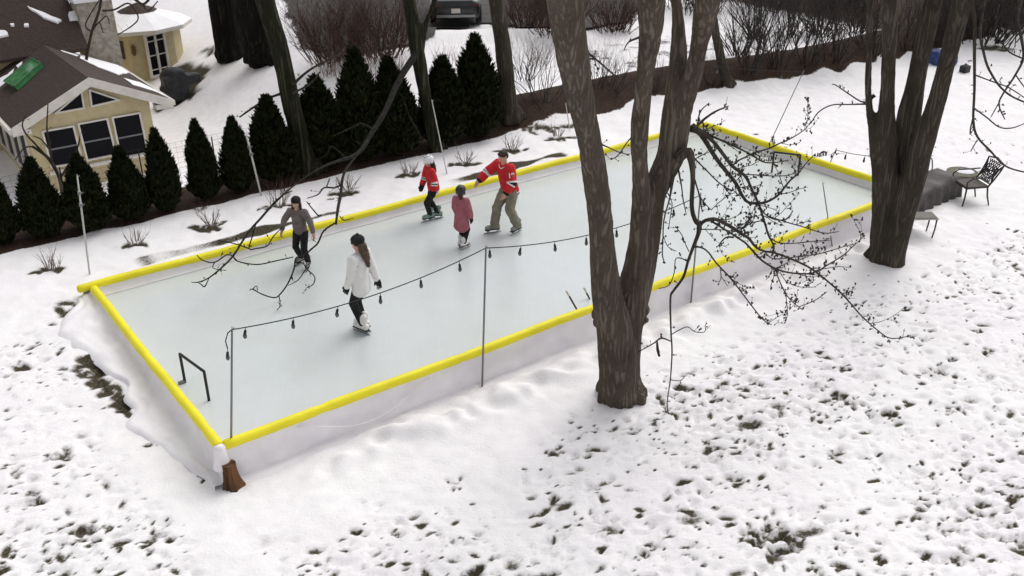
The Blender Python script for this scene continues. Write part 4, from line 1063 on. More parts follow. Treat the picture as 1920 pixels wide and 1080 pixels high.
# ------------------------------------------------------------------ goals
def goal(p1, p2, label, hgt, back, tall=1.0, net=False):
    """posts at p1, p2 on the ice; back = outward direction"""
    t = thing('hockey_goal', (p1 + p2) / 2, label, 'goal')
    r = .022
    for p in (p1, p2):
        mb = MB(); mb.tube([p + Vector((0, 0, .0)), p + Vector((0, 0, hgt))], r, 10); mb.ell(p + Vector((0, 0, hgt)), r, r, r); mb.build('post', BLACK, t, True)
    mb = MB(); mb.tube([p1 + Vector((0, 0, hgt)), p2 + Vector((0, 0, hgt))], r, 10); mb.build('crossbar', BLACK, t, True)
    return t
g1, g2 = atZ(347, 717, 0), atZ(392, 751, 0)
t = goal(g1, g2, 'small black pipe hockey goal frame near the left end of the rink', .51, -U)
mb = MB(); mb.tube([g1 + Vector((0, 0, .022)), g1 - U * .10 + Vector((0, 0, .022))], .03, 8); mb.build('foot', STEEL, t, True)
g3, g4 = atZ(1447, 323, 0), atZ(1496, 329, 0)
t = goal(g3, g4, 'black pipe hockey goal at the far right end of the rink', .50, U)
NET = mat('white_net', (.55, .54, .55), .9)
mb = MB()
bk = [g3 + U * .34, g4 + U * .34]
for k in range(13):
    f = k / 12; a = g3.lerp(g4, f); b = bk[0].lerp(bk[1], f)
    mb.tube([a + Vector((0, 0, .49)), b + Vector((0, 0, .02))], .004, 4, False)
    z = .49 * (1 - f); o_ = U * .34 * f
    mb.tube([g3 + o_ + Vector((0, 0, z + .02)), g4 + o_ + Vector((0, 0, z + .02))], .004, 4, False)
mb.build('net', NET, t)
# ------------------------------------------------------------------ sunroom house (axes parallel to the rink)
Z3 = Vector((0, 0, 1))
HP = atZ(302, 318, -2.1)                       # right front foot of the gable wall
HN = -V
house = thing('house', HP, 'cream house with gabled sunroom, dark snow-patched roof and round porch', 'house')
def hw(px, py, off=0.0):                       # pixel -> point on the gable wall plane pushed out by off
    return on_plane(px, py, HP - V * off, V)
def ha(p): return (p - HP).dot(U)
def hpt(a, b, z): return Vector((HP.x + U.x * a + V.x * b, HP.y + U.y * a + V.y * b, z))
apex = hw(161, 148); aA, zA = ha(apex), apex.z
eR = hw(312, 190); eL = hw(22, 238)
aR = 0.0; aL = ha(hw(52, 252))
sl = ((zA - eR.z) / (ha(eR) - aA) + (zA - eL.z) / (aA - ha(eL))) / 2     # roof slope
OH = .32
aER, aEL = ha(eR) + .05, ha(eL) - .05
zrf = lambda a: zA - sl * abs(a - aA)
zW = -2.3
DEPTH = 7.5
def on_slope(px, py, side):
    """pixel -> (a, b) on a roof slope"""
    n = Vector((U.x * sl * side, U.y * sl * side, 1)).normalized()
    q = on_plane(px, py, hpt(aA, 0, zA + .10), n)
    return ha(q), (q - HP).dot(V)
DR = on_slope(258, 133, 1)[1]
# wall of the sunroom: front gable, side walls
mb = MB()
fr = [hpt(aL, 0, zW), hpt(aR, 0, zW), hpt(aR, 0, zrf(aR) - .06), hpt(aA, 0, zA - .06), hpt(aL, 0, zrf(aL) - .06)]
mb.slab(fr, V * .15)
mb.slab([hpt(aL, .15, zW), hpt(aL, .15, zrf(aL) - .10), hpt(aL, DEPTH, zrf(aL) - .10), hpt(aL, DEPTH, zW)], U * .15)
mb.slab([hpt(aR - .15, .15, zW), hpt(aR - .15, .15, zrf(aR) - .10), hpt(aR - .15, DR - .2, zrf(aR) - .10), hpt(aR - .15, DR - .2, zW)], U * .15)
mb.slab([hpt(aA, DR - .35, zW), hpt(aR - .16, DR - .35, zW), hpt(aR - .16, DR - .35, zrf(aR) - .10), hpt(aA, DR - .35, zA - .06)], V * .12)
wall = mb.build('wall', CREAM, house)
# roof: two slopes with rake boards
mb = MB()
th = Vector((0, 0, .10))
mb.slab([hpt(aA, -OH, zA), hpt(aER, -OH, zrf(aER)), hpt(aER, DR, zrf(aER)), hpt(aA, DR, zA)], th)
mb.slab([hpt(aA - .002, DEPTH, zA), hpt(aEL, DEPTH, zrf(aEL)), hpt(aEL, -OH, zrf(aEL)), hpt(aA - .002, -OH, zA)], th)
roof = mb.build('roof', SHINGLE, house)
mb = MB()
for s_, ae in ((1, aER), (-1, aEL)):
    a0 = hpt(aA, -OH - .03, zA + .12); a1 = hpt(ae + s_ * .02, -OH - .03, zrf(ae) + .12)
    dn = Vector((0, 0, -.26))
    mb.slab([a0, a1, a1 + dn, a0 + dn] if s_ > 0 else [a1, a0, a0 + dn, a1 + dn], V * -.03)
    # eave gutter along the depth
    g0 = hpt(ae + s_ * .05, -OH - .02, zrf(ae) + .0); g1_ = hpt(ae + s_ * .05, DR if s_ > 0 else DEPTH, zrf(ae) + .0)
    mb.box((g0 + g1_) / 2, U, V, Z3, .05, (g1_ - g0).length / 2, .07)
    # soffit return at the gable foot
    c = hpt(ae - s_ * .22, -OH / 2, zrf(ae) - .06)
    mb.box(c, U, V, Z3, .24, OH / 2 + .01, .07)
mb.build('rake_board', WTRIM, roof)
# snow left on the roof planes
def roof_snow(pl, side, lift=.105, th_=.03):
    """snow patch: [(a, b)] outline on one slope, edges broken up"""
    out = []
    n = len(pl)
    for i in range(n):
        (a0, b0), (a1, b1) = pl[i], pl[(i + 1) % n]
        k = max(2, int(math.hypot(a1 - a0, b1 - b0) / .15))
        for j in range(k):
            f = j / k; a = a0 + (a1 - a0) * f; b = b0 + (b1 - b0) * f
            a += .07 * noise.noise(Vector((a * 4, b * 4, 1))); b += .10 * noise.noise(Vector((a * 4, b * 4, 6)))
            a = min(a, aER - .01) if side > 0 else max(a, aEL + .01)
            out.append(hpt(a, min(max(b, -OH + .01), DR - .02) if side > 0 else max(b, -OH + .01), zrf(a) + lift - .015))
    mb = MB(); mb.slab(out, Vector((0, 0, th_)))
    return mb.build('roof_snow', SNOWP, roof)
w_ = aER - aA
roof_snow([on_slope(*p, 1) for p in [(150, 86), (172, 90), (215, 108), (258, 131), (262, 136), (240, 137), (222, 141), (185, 127), (150, 110)]], 1)
roof_snow([on_slope(*p, 1) for p in [(98, 84), (125, 90), (150, 102), (144, 106), (118, 98)]], 1)
roof_snow([on_slope(*p, 1) for p in [(232, 147), (262, 155), (300, 174), (316, 184), (290, 172), (250, 160)]], 1)
roof_snow([on_slope(*p, -1) for p in [(0, 70), (34, 63), (20, 92), (0, 125), (-25, 110)]], -1)
roof_snow([on_slope(*p, -1) for p in [(-5, 150), (12, 142), (26, 130), (24, 138), (8, 158), (-5, 168)]], -1)
roof_snow([on_slope(*p, -1) for p in [(30, 124), (44, 114), (42, 120), (32, 129)]], -1)
# green skylight on the left slope
GREEN = mat('green_skylight_glass', (.035, .15, .055), .12, (.07, .25, .10), 4, spec=.6)
sk = [on_slope(*p, -1) for p in [(13, 160), (66, 118), (82, 126), (34, 170)]]
skp = [hpt(a, b, zrf(a) + .11) for a, b in sk]
nrm = Vector((-U.x * sl, -U.y * sl, 1)).normalized()
mb = MB(); mb.slab(skp, nrm * .14); s_ = mb.build('skylight', GREEN, roof)
mb = MB()
for i in range(4): mb.tube([skp[i] + nrm * .15, skp[(i + 1) % 4] + nrm * .15], .02, 6)
mb.build('frame', mat('green_copper', (.06, .16, .07), .6), s_)
# windows in the gable wall
def window(poly_px, parent, rails=0, off=.0, mull=None, fw=.05):
    P_ = [hw(*p) for p in poly_px]
    fr_ = MB(); n = len(P_); c = sum(P_, Vector()) / n
    for i in range(n):
        a, b = P_[i], P_[(i + 1) % n]; d = (b - a).normalized()
        fr_.box((a + b) / 2 - V * .025, d, d.cross(V), V, (b - a).length / 2 + fw * .45, fw / 2, .03 + .002 * i)
    w = fr_.build('window', WTRIM, parent)
    g = MB(); g.slab([p - V * .012 for p in P_], V * .008); g.build('pane', WGLASS, w)
    if rails:
        r_ = MB(); a = P_[0].lerp(P_[3], .52); b = P_[1].lerp(P_[2], .52)
        r_.box((a + b) / 2 - V * .02, U, Z3, V, (b - a).length / 2 - .03, .022, .012); r_.build('sash_rail', mat('grey_sash', (.16, .16, .17), .6), w)
    return w
window([(79, 246), (137, 236), (154, 303), (96, 313)], house, 1)
window([(146, 232), (200, 222), (217, 289), (163, 300)], house, 1)
window([(210, 220), (261, 211), (277, 286), (226, 295)], house, 1)
window([(152, 171), (157, 202), (103, 212)], house)
window([(167, 168), (223, 187), (171, 199)], house)
mb = MB()
a, b = hw(92, 318), hw(284, 292)
mb.box((a + b) / 2 - V * .05, U, Z3, V, (b - a).length / 2, .05, .06); mb.build('sill', WTRIM, house)
# windows along the left side wall
for k in range(4):
    b0 = .35 + k * 1.15; b1 = b0 + .95; zt, zb = zrf(aL) - .35, zrf(aL) - 1.9
    q = [hpt(aL, b0, zt), hpt(aL, b1, zt), hpt(aL, b1, zb), hpt(aL, b0, zb)]
    f_ = MB()
    for i in range(4):
        a, b = q[i], q[(i + 1) % 4]; d = (b - a).normalized()
        f_.box((a + b) / 2 - U * .02, d, d.cross(U), U, (b - a).length / 2 + .03, .04, .03 + .002 * i)
    w = f_.build('window', WTRIM, house)
    g = MB(); g.slab([p - U * .012 for p in q], U * .008); g.build('pane', WGLASS, w)
# main block behind: long dark roof facing the rink
aM = ha(on_plane(168, 95, HP + V * 4.5, V)); zM = on_plane(168, 95, HP + V * 4.5, V).z
mb = MB(); rise = 4.2; run = 5.0
mb.slab([hpt(aM - 16, 4.5, zM), hpt(aM, 4.5, zM), hpt(aM, 4.5 + run, zM + rise), hpt(aM - 16, 4.5 + run, zM + rise)], th)
mb.slab([hpt(aM - 16, 4.5 + run + .002, zM + rise), hpt(aM, 4.5 + run + .002, zM + rise), hpt(aM, 4.5 + 2 * run, zM), hpt(aM - 16, 4.5 + 2 * run, zM)], th)
mroof = mb.build('roof', SHINGLE, house)
mb = MB()
mb.slab([hpt(aM - .35, 4.9, zW), hpt(aM - .35, 4.9 + 2 * run - .8, zW), hpt(aM - .35, 4.9 + 2 * run - .8, zM - .05 + .1), hpt(aM - .35, 4.5 + run, zM + rise - .25), hpt(aM - .35, 4.9, zM + .1)], U * -.2)
mb.slab([hpt(aM - 16, 4.95, zW), hpt(aM - .56, 4.95, zW), hpt(aM - .56, 4.95, zM + .1), hpt(aM - 16, 4.95, zM + .1)], V * .2)
mb.build('wall', CREAM, house)
def main_slope(px, py):
    n = Vector((-V.x * rise / run, -V.y * rise / run, 1)).normalized()
    q = on_plane(px, py, hpt(aM, 4.5, zM + .10), n); return q
def msnow(pp):
    out = []
    q = [main_slope(*p) for p in pp]
    for i in range(len(q)):
        a, b = q[i], q[(i + 1) % len(q)]
        for j in range(6):
            p = a.lerp(b, j / 6); out.append(p + U * .08 * noise.noise(p * 5) + Vector((0, 0, -.02)))
    mb = MB(); mb.slab(out, Vector((0, 0, .08))); mb.build('roof_snow', SNOWP, mroof)
msnow([(50, 14), (60, 18), (118, 40), (108, 45), (80, 33)])
msnow([(-2, 60), (8, 60), (18, 68), (-2, 72)]); msnow([(22, 47), (27, 47), (27, 50), (22, 50)]); msnow([(48, 47), (54, 47), (54, 51), (48, 51)])
msnow([(128, 26), (146, 22), (148, 38), (130, 40)])
# chimney with pale stone
mb = MB(); c = atY(178, 45, 33.5); mb.box(c - Vector((0, 0, 1.2)), U, V, Z3, .55, .45, 2.0); ch = mb.build('chimney', STONE, house)
mb = MB(); mb.box(c + Vector((0, 0, .86)), U, V, Z3, .64, .54, .06); mb.build('cap', SNOWP, ch)
# round porch with snowy low roof
pcn = atT(262, 156); PY_ = pcn.y + 1.4
pc_ = Vector((pcn.x - .12, PY_, pcn.z)); PR = 1.45; pz0 = pcn.z - .3
ez = atY(265, 62, pc_.y - PR).z; NS = 10
mb = MB(); ring0 = []; ring1 = []
for k in range(NS):
    an = 2 * math.pi * (k + .5) / NS
    ring0.append(Vector((pc_.x + PR * math.cos(an), pc_.y + PR * math.sin(an), pz0))); ring1.append(Vector((pc_.x + PR * math.cos(an), pc_.y + PR * math.sin(an), ez)))
mb.add(ring0 + ring1, [(k, (k + 1) % NS, NS + (k + 1) % NS, NS + k) for k in range(NS)])
porch = mb.build('porch_wall', CREAM, house)
mb = MB(); v0 = []; RO = PR + .5
for k in range(NS):
    an = 2 * math.pi * (k + .5) / NS
    v0.append(Vector((pc_.x + RO * math.cos(an), pc_.y + RO * math.sin(an), ez - .02)))
v1 = [p + Vector((0, 0, .13)) for p in v0]; top = Vector((pc_.x, pc_.y, ez + .8))
mb.add(v0 + v1, [(k, (k + 1) % NS, NS + (k + 1) % NS, NS + k) for k in range(NS)] + [tuple(range(NS - 1, -1, -1))]); mb.build('eave', WTRIM, porch)
mb = MB(); mb.add([p + Vector((0, 0, .004)) for p in v1] + [top], [(k, (k + 1) % NS, NS) for k in range(NS)]); mb.build('porch_roof', SNOWP, porch)
mb = MB(); mb.add([p.lerp(top, .62) + Vector((0, 0, .02)) for p in v1] + [top + Vector((0, 0, .05))], [(k, (k + 1) % NS, NS) for k in range(NS)]); mb.build('roof_top', SHINGLE, porch)
def porch_window(px0, px1, py0, py1, leaves):
    A_ = ray((px0 + px1) / 2, (py0 + py1) / 2); best = None
    for k in range(NS):
        p0, p1 = ring0[k], ring0[(k + 1) % NS]; n = (p1 - p0).cross(Z3).normalized()
        if n.dot(A_) >= 0: continue
        q = on_plane((px0 + px1) / 2, (py0 + py1) / 2, p0, n); f = (q - p0).dot((p1 - p0).normalized()) / (p1 - p0).length
        if 0 <= f <= 1: best = (p0, p1, n, q)
    if best is None: return
    p0, p1, n, q = best; d = (p1 - p0).normalized()
    wd = min((px1 - px0) / 2 * fwd(q) / F_PX / max(.35, abs(n.dot(FW)) + .1), (p1 - p0).length * .46); ht = (py1 - py0) / 2 * fwd(q) / F_PX / .93
    mb = MB()
    for s_ in (-1, 1):
        mb.box(q + d * s_ * wd + n * .03, d, Z3, n, .05, ht + .05, .032); mb.box(q + Z3 * s_ * ht + n * .03, d, Z3, n, wd - .05, .05, .030)
    if leaves > 1:
        mb.box(q + n * .03, d, Z3, n, .045, ht - .05, .028)
        for s_ in (-1, 1):
            for zz in (-.34, 0, .34): mb.box(q + d * s_ * wd / 2 + Z3 * zz * 2 * ht + n * .028, d, Z3, n, wd / 2 - .05, .018, .02)
    w = mb.build('window', WTRIM if leaves > 1 else BARK_D, porch)
    g = MB(); g.box(q + n * .012, d, Z3, n, wd, ht, .006); g.build('pane', WGLASS, w)
porch_window(280, 309, 66, 138, 2)
porch_window(208, 232, 80, 106, 1)
q = None
for k in range(NS):
    p0, p1 = ring0[k], ring0[(k + 1) % NS]; n = (p1 - p0).cross(Z3).normalized(); A_ = ray(251, 96)
    if n.dot(A_) < 0:
        x_ = on_plane(251, 96, p0, n); f = (x_ - p0).dot((p1 - p0).normalized()) / (p1 - p0).length
        if 0 <= f <= 1: q, qn = x_, n
if q is not None:
    mb = MB(); mb.ell(q + qn * .12, .09, .09, .16, 8, 6); mb.tube([q + qn * .12 + Z3 * .15, q + qn * .12 + Z3 * .28], [.10, .02], 6); mb.tube([q - qn * .02 + Z3 * .2, q + qn * .12 + Z3 * .24], .02, 6)
    mb.build('wall_lantern', mat('bronze_lantern', (.09, .05, .015), .5, (.16, .09, .03), 20), porch)
# deck below the sunroom's left side
DECK = mat('grey_brown_deck', (.10, .075, .065), .85, (.17, .13, .12), 6, .4, 25, (1, 6, 1))
mb = MB(); dk0 = atY(25, 330, hpt(aL, -.8, 0).y)
dtop = zrf(aL) - 2.25; mb.box(hpt(aL - 1.6, 1.2, (zW + dtop) / 2), U, V, Z3, 1.55, 3.2, (dtop - zW) / 2); mb.build('deck', DECK, house)

# covered grill beside the porch
gp = atT(328, 196)
COVER = mat('black_grill_cover', (.014, .015, .017), .55, (.03, .031, .035), 5, .6, 12)
mb = MB(); g0 = Vector((gp.x, gp.y + .3, tz(gp.x, gp.y + .3)))
mb.box(g0 + Vector((0, 0, .45)), U, V, Z3, .42, .28, .47); mb.ell(g0 + Vector((0, 0, .95)), .46, .32, .28); mb.box(g0 + U * .62 + Vector((0, 0, .72)), U, V, Z3, .3, .24, .16)
mb.tube([g0 - U * .3 + Vector((0, 0, -.05)), g0 - U * .35 + Vector((0, 0, .6))], [.3, .2], 10)
me_ = remesh(mb, .05, 4, 'covered_grill'); displace(me_, lambda c, n: .035 * noise.noise(c * 4)); me_.materials.clear(); me_.materials.append(COVER)
tag(put('covered_grill', me_, None, True, g0), 'black covered grill standing on dark ground beside the porch', 'grill')

# ------------------------------------------------------------------ parked car
CP = mat('dark_car_paint', (.018, .020, .021), .25, (.03, .033, .034), 3, metallic=.3, spec=.6)
CG = mat('car_glass', (.02, .024, .025), .06, spec=.9)
TYRE = mat('tyre_rubber', (.012, .012, .012), .9)
RED = mat('tail_lamp_red', (.055, .008, .008), .25)
cc = atZ(856, 62, 0.12); cyaw = math.atan2(cc.x, -cc.y) * 0 + R(3)
car = thing('parked_car', Vector((cc.x, cc.y, tz(cc.x, cc.y) + .08)), 'dark parked car seen from behind on the wet driveway at the top of the photo', 'car', None, cyaw)
WMc = wm(car)
def cpt(x, y, z): return WMc @ Vector((x, y, z))
# body: cross sections along y (rear at 0, length 4.6)
sec = [(0.0, .70, .34, .78), (.05, .84, .28, .92), (.25, .89, .24, .98), (.9, .92, .22, 1.0), (2.2, .92, .22, .98), (3.4, .91, .22, .95), (4.2, .87, .24, .82), (4.55, .78, .30, .70), (4.62, .66, .36, .60)]
mb = MB(); vsn = []; fsn = []; nn = 18
for (y, hw_, zb, zt) in sec:
    for i in range(nn):
        a = 2 * math.pi * i / nn; cx, sx_ = math.cos(a), math.sin(a)
        e = .38
        x = hw_ * math.copysign(abs(cx) ** e, cx); z = (zb + zt) / 2 + (zt - zb) / 2 * math.copysign(abs(sx_) ** e, sx_)
        vsn.append(cpt(x, y, z))
for j in range(len(sec) - 1):
    for i in range(nn): fsn.append((j * nn + i, (j + 1) * nn + i, (j + 1) * nn + (i + 1) % nn, j * nn + (i + 1) % nn))
fsn.append(tuple(range(nn))); fsn.append(tuple(range(len(sec) * nn - 1, (len(sec) - 1) * nn - 1, -1)))
mb.add(vsn, fsn); body = mb.build('body', CP, car, True)
def hull(rows, name, m_, par):
    mb = MB(); vsn = []; k = len(rows[0])
    for r_ in rows: vsn += [cpt(*p) for p in r_]
    fsn = [(j * k + i, j * k + (i + 1) % k, (j + 1) * k + (i + 1) % k, (j + 1) * k + i) for j in range(len(rows) - 1) for i in range(k)]
    fsn.append(tuple(range((len(rows) - 1) * k, len(rows) * k))); mb.add(vsn, fsn); return mb.build(name, m_, par, False)
cab = hull([[(-.86, .35, .94), (.86, .35, .94), (.86, 3.3, .93), (-.86, 3.3, .93)], [(-.64, 1.05, 1.42), (.64, 1.05, 1.42), (.64, 2.45, 1.42), (-.64, 2.45, 1.42)], [(-.56, 1.2, 1.47), (.56, 1.2, 1.47), (.56, 2.3, 1.47), (-.56, 2.3, 1.47)]], 'cabin', CP, car)
mb = MB(); mb.slab([cpt(-.70, .43, .985), cpt(.70, .43, .985), cpt(.57, .99, 1.385), cpt(-.57, .99, 1.385)], WMc.to_3x3() @ Vector((0, -.025, .03))); mb.build('rear_window', CG, cab)
for s_ in (-1, 1):
    mb = MB(); mb.slab([cpt(s_ * .845, .75, 1.0), cpt(s_ * .845, 3.0, .99), cpt(s_ * .655, 2.4, 1.39), cpt(s_ * .655, 1.15, 1.39)], WMc.to_3x3() @ Vector((s_ * .02, 0, .01))); mb.build('side_window', CG, cab)
    mb = MB(); mb.box(cpt(s_ * .70, .03, .80), U * 0 + WMc.to_3x3() @ Vector((1, 0, 0)), WMc.to_3x3() @ Vector((0, 1, 0)), Z3, .13, .05, .045); mb.build('tail_light', RED, car)
    mb = MB(); mb.tube([cpt(s_ * .86, 2.95, .98), cpt(s_ * 1.02, 2.95, 1.03)], [.05, .08], 8); mb.build('mirror', CP, car)
    for y in (.85, 3.65):
        mb = MB(); mb.tube([cpt(s_ * .74, y, .33), cpt(s_ * .945, y, .33)], .33, 20); w = mb.build('wheel', TYRE, car, True)
        mb = MB(); mb.tube([cpt(s_ * .94, y, .33), cpt(s_ * .955, y, .33)], .2, 14); mb.build('rim', STEEL, w)
ex, ey = WMc.to_3x3() @ Vector((1, 0, 0)), WMc.to_3x3() @ Vector((0, 1, 0))
mb = MB(); mb.box(cpt(0, -.015, .60), ex, ey, Z3, .16, .012, .08); mb.build('number_plate', WTRIM, car)
mb = MB(); mb.box(cpt(0, .10, .955), ex, ey, Z3, .62, .05, .02); mb.box(cpt(0, .0, .42), ex, ey, Z3, .70, .06, .045); mb.build('bumper_trim', mat('grey_trim', (.22, .23, .23), .35, metallic=.4), car)

# ------------------------------------------------------------------ patio furniture right of the broad tree
IRON = mat('dark_wrought_iron', (.018, .016, .015), .5, spec=.4)
CUSH = mat('taupe_sling', (.10, .085, .075), .85, (.15, .13, .115), 10)
COVR = mat('brown_furniture_cover', (.050, .043, .041), .6, (.095, .083, .080), 3, .5, 9)
def tex(o, x, y, z, rot):
    c, s_ = math.cos(rot), math.sin(rot)
    return Vector((o.x + x * c - y * s_, o.y + x * s_ + y * c, o.z + z))
cl = atT(1818, 380); crot = R(8)        # chair faces -x in its frame (toward the covered lounger)
co_ = Vector((cl.x, cl.y + .1, tz(cl.x, cl.y)))
t = thing('patio_chair', co_, 'black wrought iron patio chair with a lattice back standing in the snow', 'chair')
P_ = lambda x, y, z: tex(co_, x, y, z, crot)
mb = MB(); mb.slab([P_(-.27, -.27, .42), P_(.26, -.25, .40), P_(.26, .25, .40), P_(-.27, .27, .42)], Z3 * .035); st_ = mb.build('seat', CUSH, t)
mb = MB()
for a, b in (((-.27, -.27), (.26, -.25)), ((.26, -.25), (.26, .25)), ((.26, .25), (-.27, .27)), ((-.27, .27), (-.27, -.27))): mb.tube([P_(*a, .42), P_(*b, .42)], .022, 6)
mb.build('seat_frame', IRON, t)
for (x, y, dx, dy) in ((-.27, -.27, -.05, -.04), (-.27, .27, -.05, .04), (.25, -.24, .10, -.03), (.25, .24, .10, .03)):
    mb = MB(); mb.tube([P_(x, y, .42), P_(x + dx * .3, y + dy * .5, .2), P_(x + dx, y + dy, -.02)], [.02, .018, .016], 6); mb.build('leg', IRON, t, True)
mb = MB()
def bk(u_, v_): return P_(.25 + .20 * v_ + .06 * math.sin(v_ * 2), u_ * (.25 + .05 * v_), .42 + .52 * v_ + (.06 * (1 - abs(u_)) if v_ > .98 else 0))
mb.tube([bk(-1, 0), bk(-1, .35), bk(-1, .7), bk(-1, 1), bk(-.5, 1.0), bk(0, 1.02), bk(.5, 1), bk(1, 1), bk(1, .7), bk(1, .35), bk(1, 0)], .02, 6); mb.tube([bk(-1, .12), bk(1, .12)], .016, 6)
for k in range(-4, 5):
    u0 = k * .25
    mb.tube([bk(max(-1, min(1, u0 - .5)), .12), bk(max(-1, min(1, u0 + .5)), .98)], .011, 5); mb.tube([bk(max(-1, min(1, u0 + .5)), .12), bk(max(-1, min(1, u0 - .5)), .98)], .011, 5)
for k in (-.6, 0, .6):
    pts = [bk(k + .18 * math.cos(a * math.pi / 6), .55 + .2 * math.sin(a * math.pi / 6)) for a in range(13)]; mb.tube(pts, .012, 5)
mb.build('backrest', IRON, t)
for s_ in (-1, 1):
    mb = MB(); mb.tube([P_(-.27, s_ * .27, .42), P_(-.30, s_ * .30, .58), P_(-.18, s_ * .31, .66), P_(.1, s_ * .30, .66), P_(.33, s_ * .27, .68)], .017, 6); mb.build('armrest', IRON, t, True)
# covered lounger
la, lb = atT(1716, 402), atT(1812, 362)
ld = (lb - la); ld.z = 0; ln_ = ld.length; ld.normalize(); lp = Vector((-ld.y, ld.x, 0))
lo_ = Vector((la.x, la.y, tz(la.x, la.y)))
mb = MB()
vsn = []; fsn = []; NK = 46; sec_ = [(-.40, -.02), (-.39, .22), (-.36, .40), (-.28, .47), (0, .475), (.28, .47), (.36, .40), (.39, .22), (.40, -.02)]
for k in range(NK + 1):
    f = -.35 + 1.22 * k / NK
    hk = 1.0 + .22 * max(0, f - .2) - .10 * math.sin(f * 9) ** 2
    e_ = .90 if k in (0, NK) else 1.0
    for (y_, z_) in sec_:
        fo = .035 * math.sin(k * 1.15 + 2.2 * noise.noise(Vector((k * .3, y_ * 4, 2)))) * max(0, 1 - max(0, z_) / .45) * (1 if y_ > 0 else -1)
        dz = .030 * noise.noise(Vector((f * 7, y_ * 5, 4)))
        vsn.append(lo_ + ld * ln_ * f + lp * (.36 + y_ * e_ + fo) + Z3 * (z_ * hk * e_ + (dz if z_ > .3 else 0)))
ns_ = len(sec_)
for k in range(NK):
    for i in range(ns_ - 1): fsn.append((k * ns_ + i, (k + 1) * ns_ + i, (k + 1) * ns_ + i + 1, k * ns_ + i + 1))
fsn.append(tuple(range(ns_))); fsn.append(tuple(range(NK * ns_ + ns_ - 1, NK * ns_ - 1, -1)))
mb.add(vsn, fsn); me_ = mb.mesh('covered_lounger', [])
me_.materials.clear(); me_.materials.append(COVR)
tag(put('covered_lounger', me_, None, True, lo_), 'long patio lounger under a wrinkled dark brown cover behind the broad right tree', 'furniture cover')
# little side table with grey top
ta = atT(1742, 443); tc_ = Vector((ta.x - .28, ta.y + .02, tz(ta.x, ta.y))); ttz = atY(1735, 402, ta.y + .1).z - tc_.z
t = thing('side_table', tc_, 'small grey topped metal table in the snow right behind the broad right tree', 'table')
mb = MB(); mb.box(tc_ + Vector((0, 0, ttz)), Vector((1, 0, 0)), Vector((0, 1, 0)), Z3, .31, .17, .02); mb.build('table_top', mat('grey_table_top', (.13, .12, .11), .7, (.19, .175, .16), 6), t)
mb = MB()
for a, b in (((-.33, -.19), (.33, -.19)), ((.33, -.19), (.33, .19)), ((.33, .19), (-.33, .19)), ((-.33, .19), (-.33, -.19))): mb.tube([tc_ + Vector((*a, ttz)), tc_ + Vector((*b, ttz))], .016, 6)
mb.build('rim', mat('pale_metal', (.35, .34, .33), .5), t)
for (x, y) in ((-.31, -.17), (.31, -.17), (.31, .17), (-.31, .17)):
    mb = MB(); mb.tube([tc_ + Vector((x, y, ttz)), tc_ + Vector((x * .98, y, ttz * .5)), tc_ + Vector((x * .88, y * .95, -.03))], .016, 6); mb.build('leg', IRON, t, True)
# round stool-like table behind the lounger
sa = atT(1818, 350); so_ = Vector((sa.x, sa.y + .5, tz(sa.x, sa.y + .5)))
t = thing('round_table', so_, 'small round olive table behind the covered lounger and the iron chair', 'table')
mb = MB(); zt = atY(1818, 323, so_.y).z; mb.tube([(so_.x, so_.y, zt - .02), (so_.x, so_.y, zt + .02)], .36, 24); mb.build('table_top', mat('olive_top', (.09, .085, .055), .7, (.14, .13, .09), 8), t)
for k in range(3):
    a = k * 2.1; mb = MB(); mb.tube([(so_.x + .26 * math.cos(a), so_.y + .26 * math.sin(a), zt), (so_.x + .3 * math.cos(a), so_.y + .3 * math.sin(a), so_.z - .03)], .016, 6); mb.build('leg', IRON, t)
mb = MB(); mb.ell((so_.x + .05, so_.y - .02, zt + .025), .22, .2, .035, 12, 6); mb.build('snow_cap', SNOWP, t, True)
# shepherd hook behind the broad right tree
sh = atT(1743, 346); tp_ = atY(1748, 300, sh.y)
mb = MB(); mb.tube([sh - Z3 * .1, sh.lerp(tp_, .4), tp_.lerp(sh, .3) + Vector((.02, 0, 0)), tp_, tp_ + Vector((-.06, 0, .08)), tp_ + Vector((-.14, 0, .03))], .014, 6)
tag(mb.build('garden_hook', IRON, None, True, sh), 'thin dark garden hook standing beside the right edge of the broad right tree', 'garden hook')
# blue tarp bundle
bp_ = atT(1795, 128)
mb = MB()
rd = random.Random(9)
for k in range(7): mb.ell(Vector((bp_.x + rd.uniform(-.65, .35), bp_.y + .4 + rd.uniform(-.2, .3), tz(bp_.x, bp_.y) + rd.uniform(.1, .4))), rd.uniform(.2, .34), .26, rd.uniform(.16, .26))
me_ = remesh(mb, .05, 3, 'blue_tarp'); displace(me_, lambda c, n: .06 * noise.noise(c * 6)); me_.materials.clear(); me_.materials.append(mat('blue_tarpaulin', (.015, .03, .11), .5, (.03, .06, .20), 4, .5, 15))
tag(put('blue_tarp', me_, None, True, bp_), 'crumpled blue tarp behind the broad right tree at the edge of the snow', 'tarp')
mb = MB(); q = atT(1808, 136); mb.box(q + Z3 * .10, U, V, Z3, .13, .11, .12); mb.tube([q + Z3 * .22 - U * .10, q + Z3 * .28, q + Z3 * .22 + U * .10], .015, 6)
tag(mb.build('black_crate', BLACK, None, False, q), 'small black crate beside the blue tarp', 'crate')
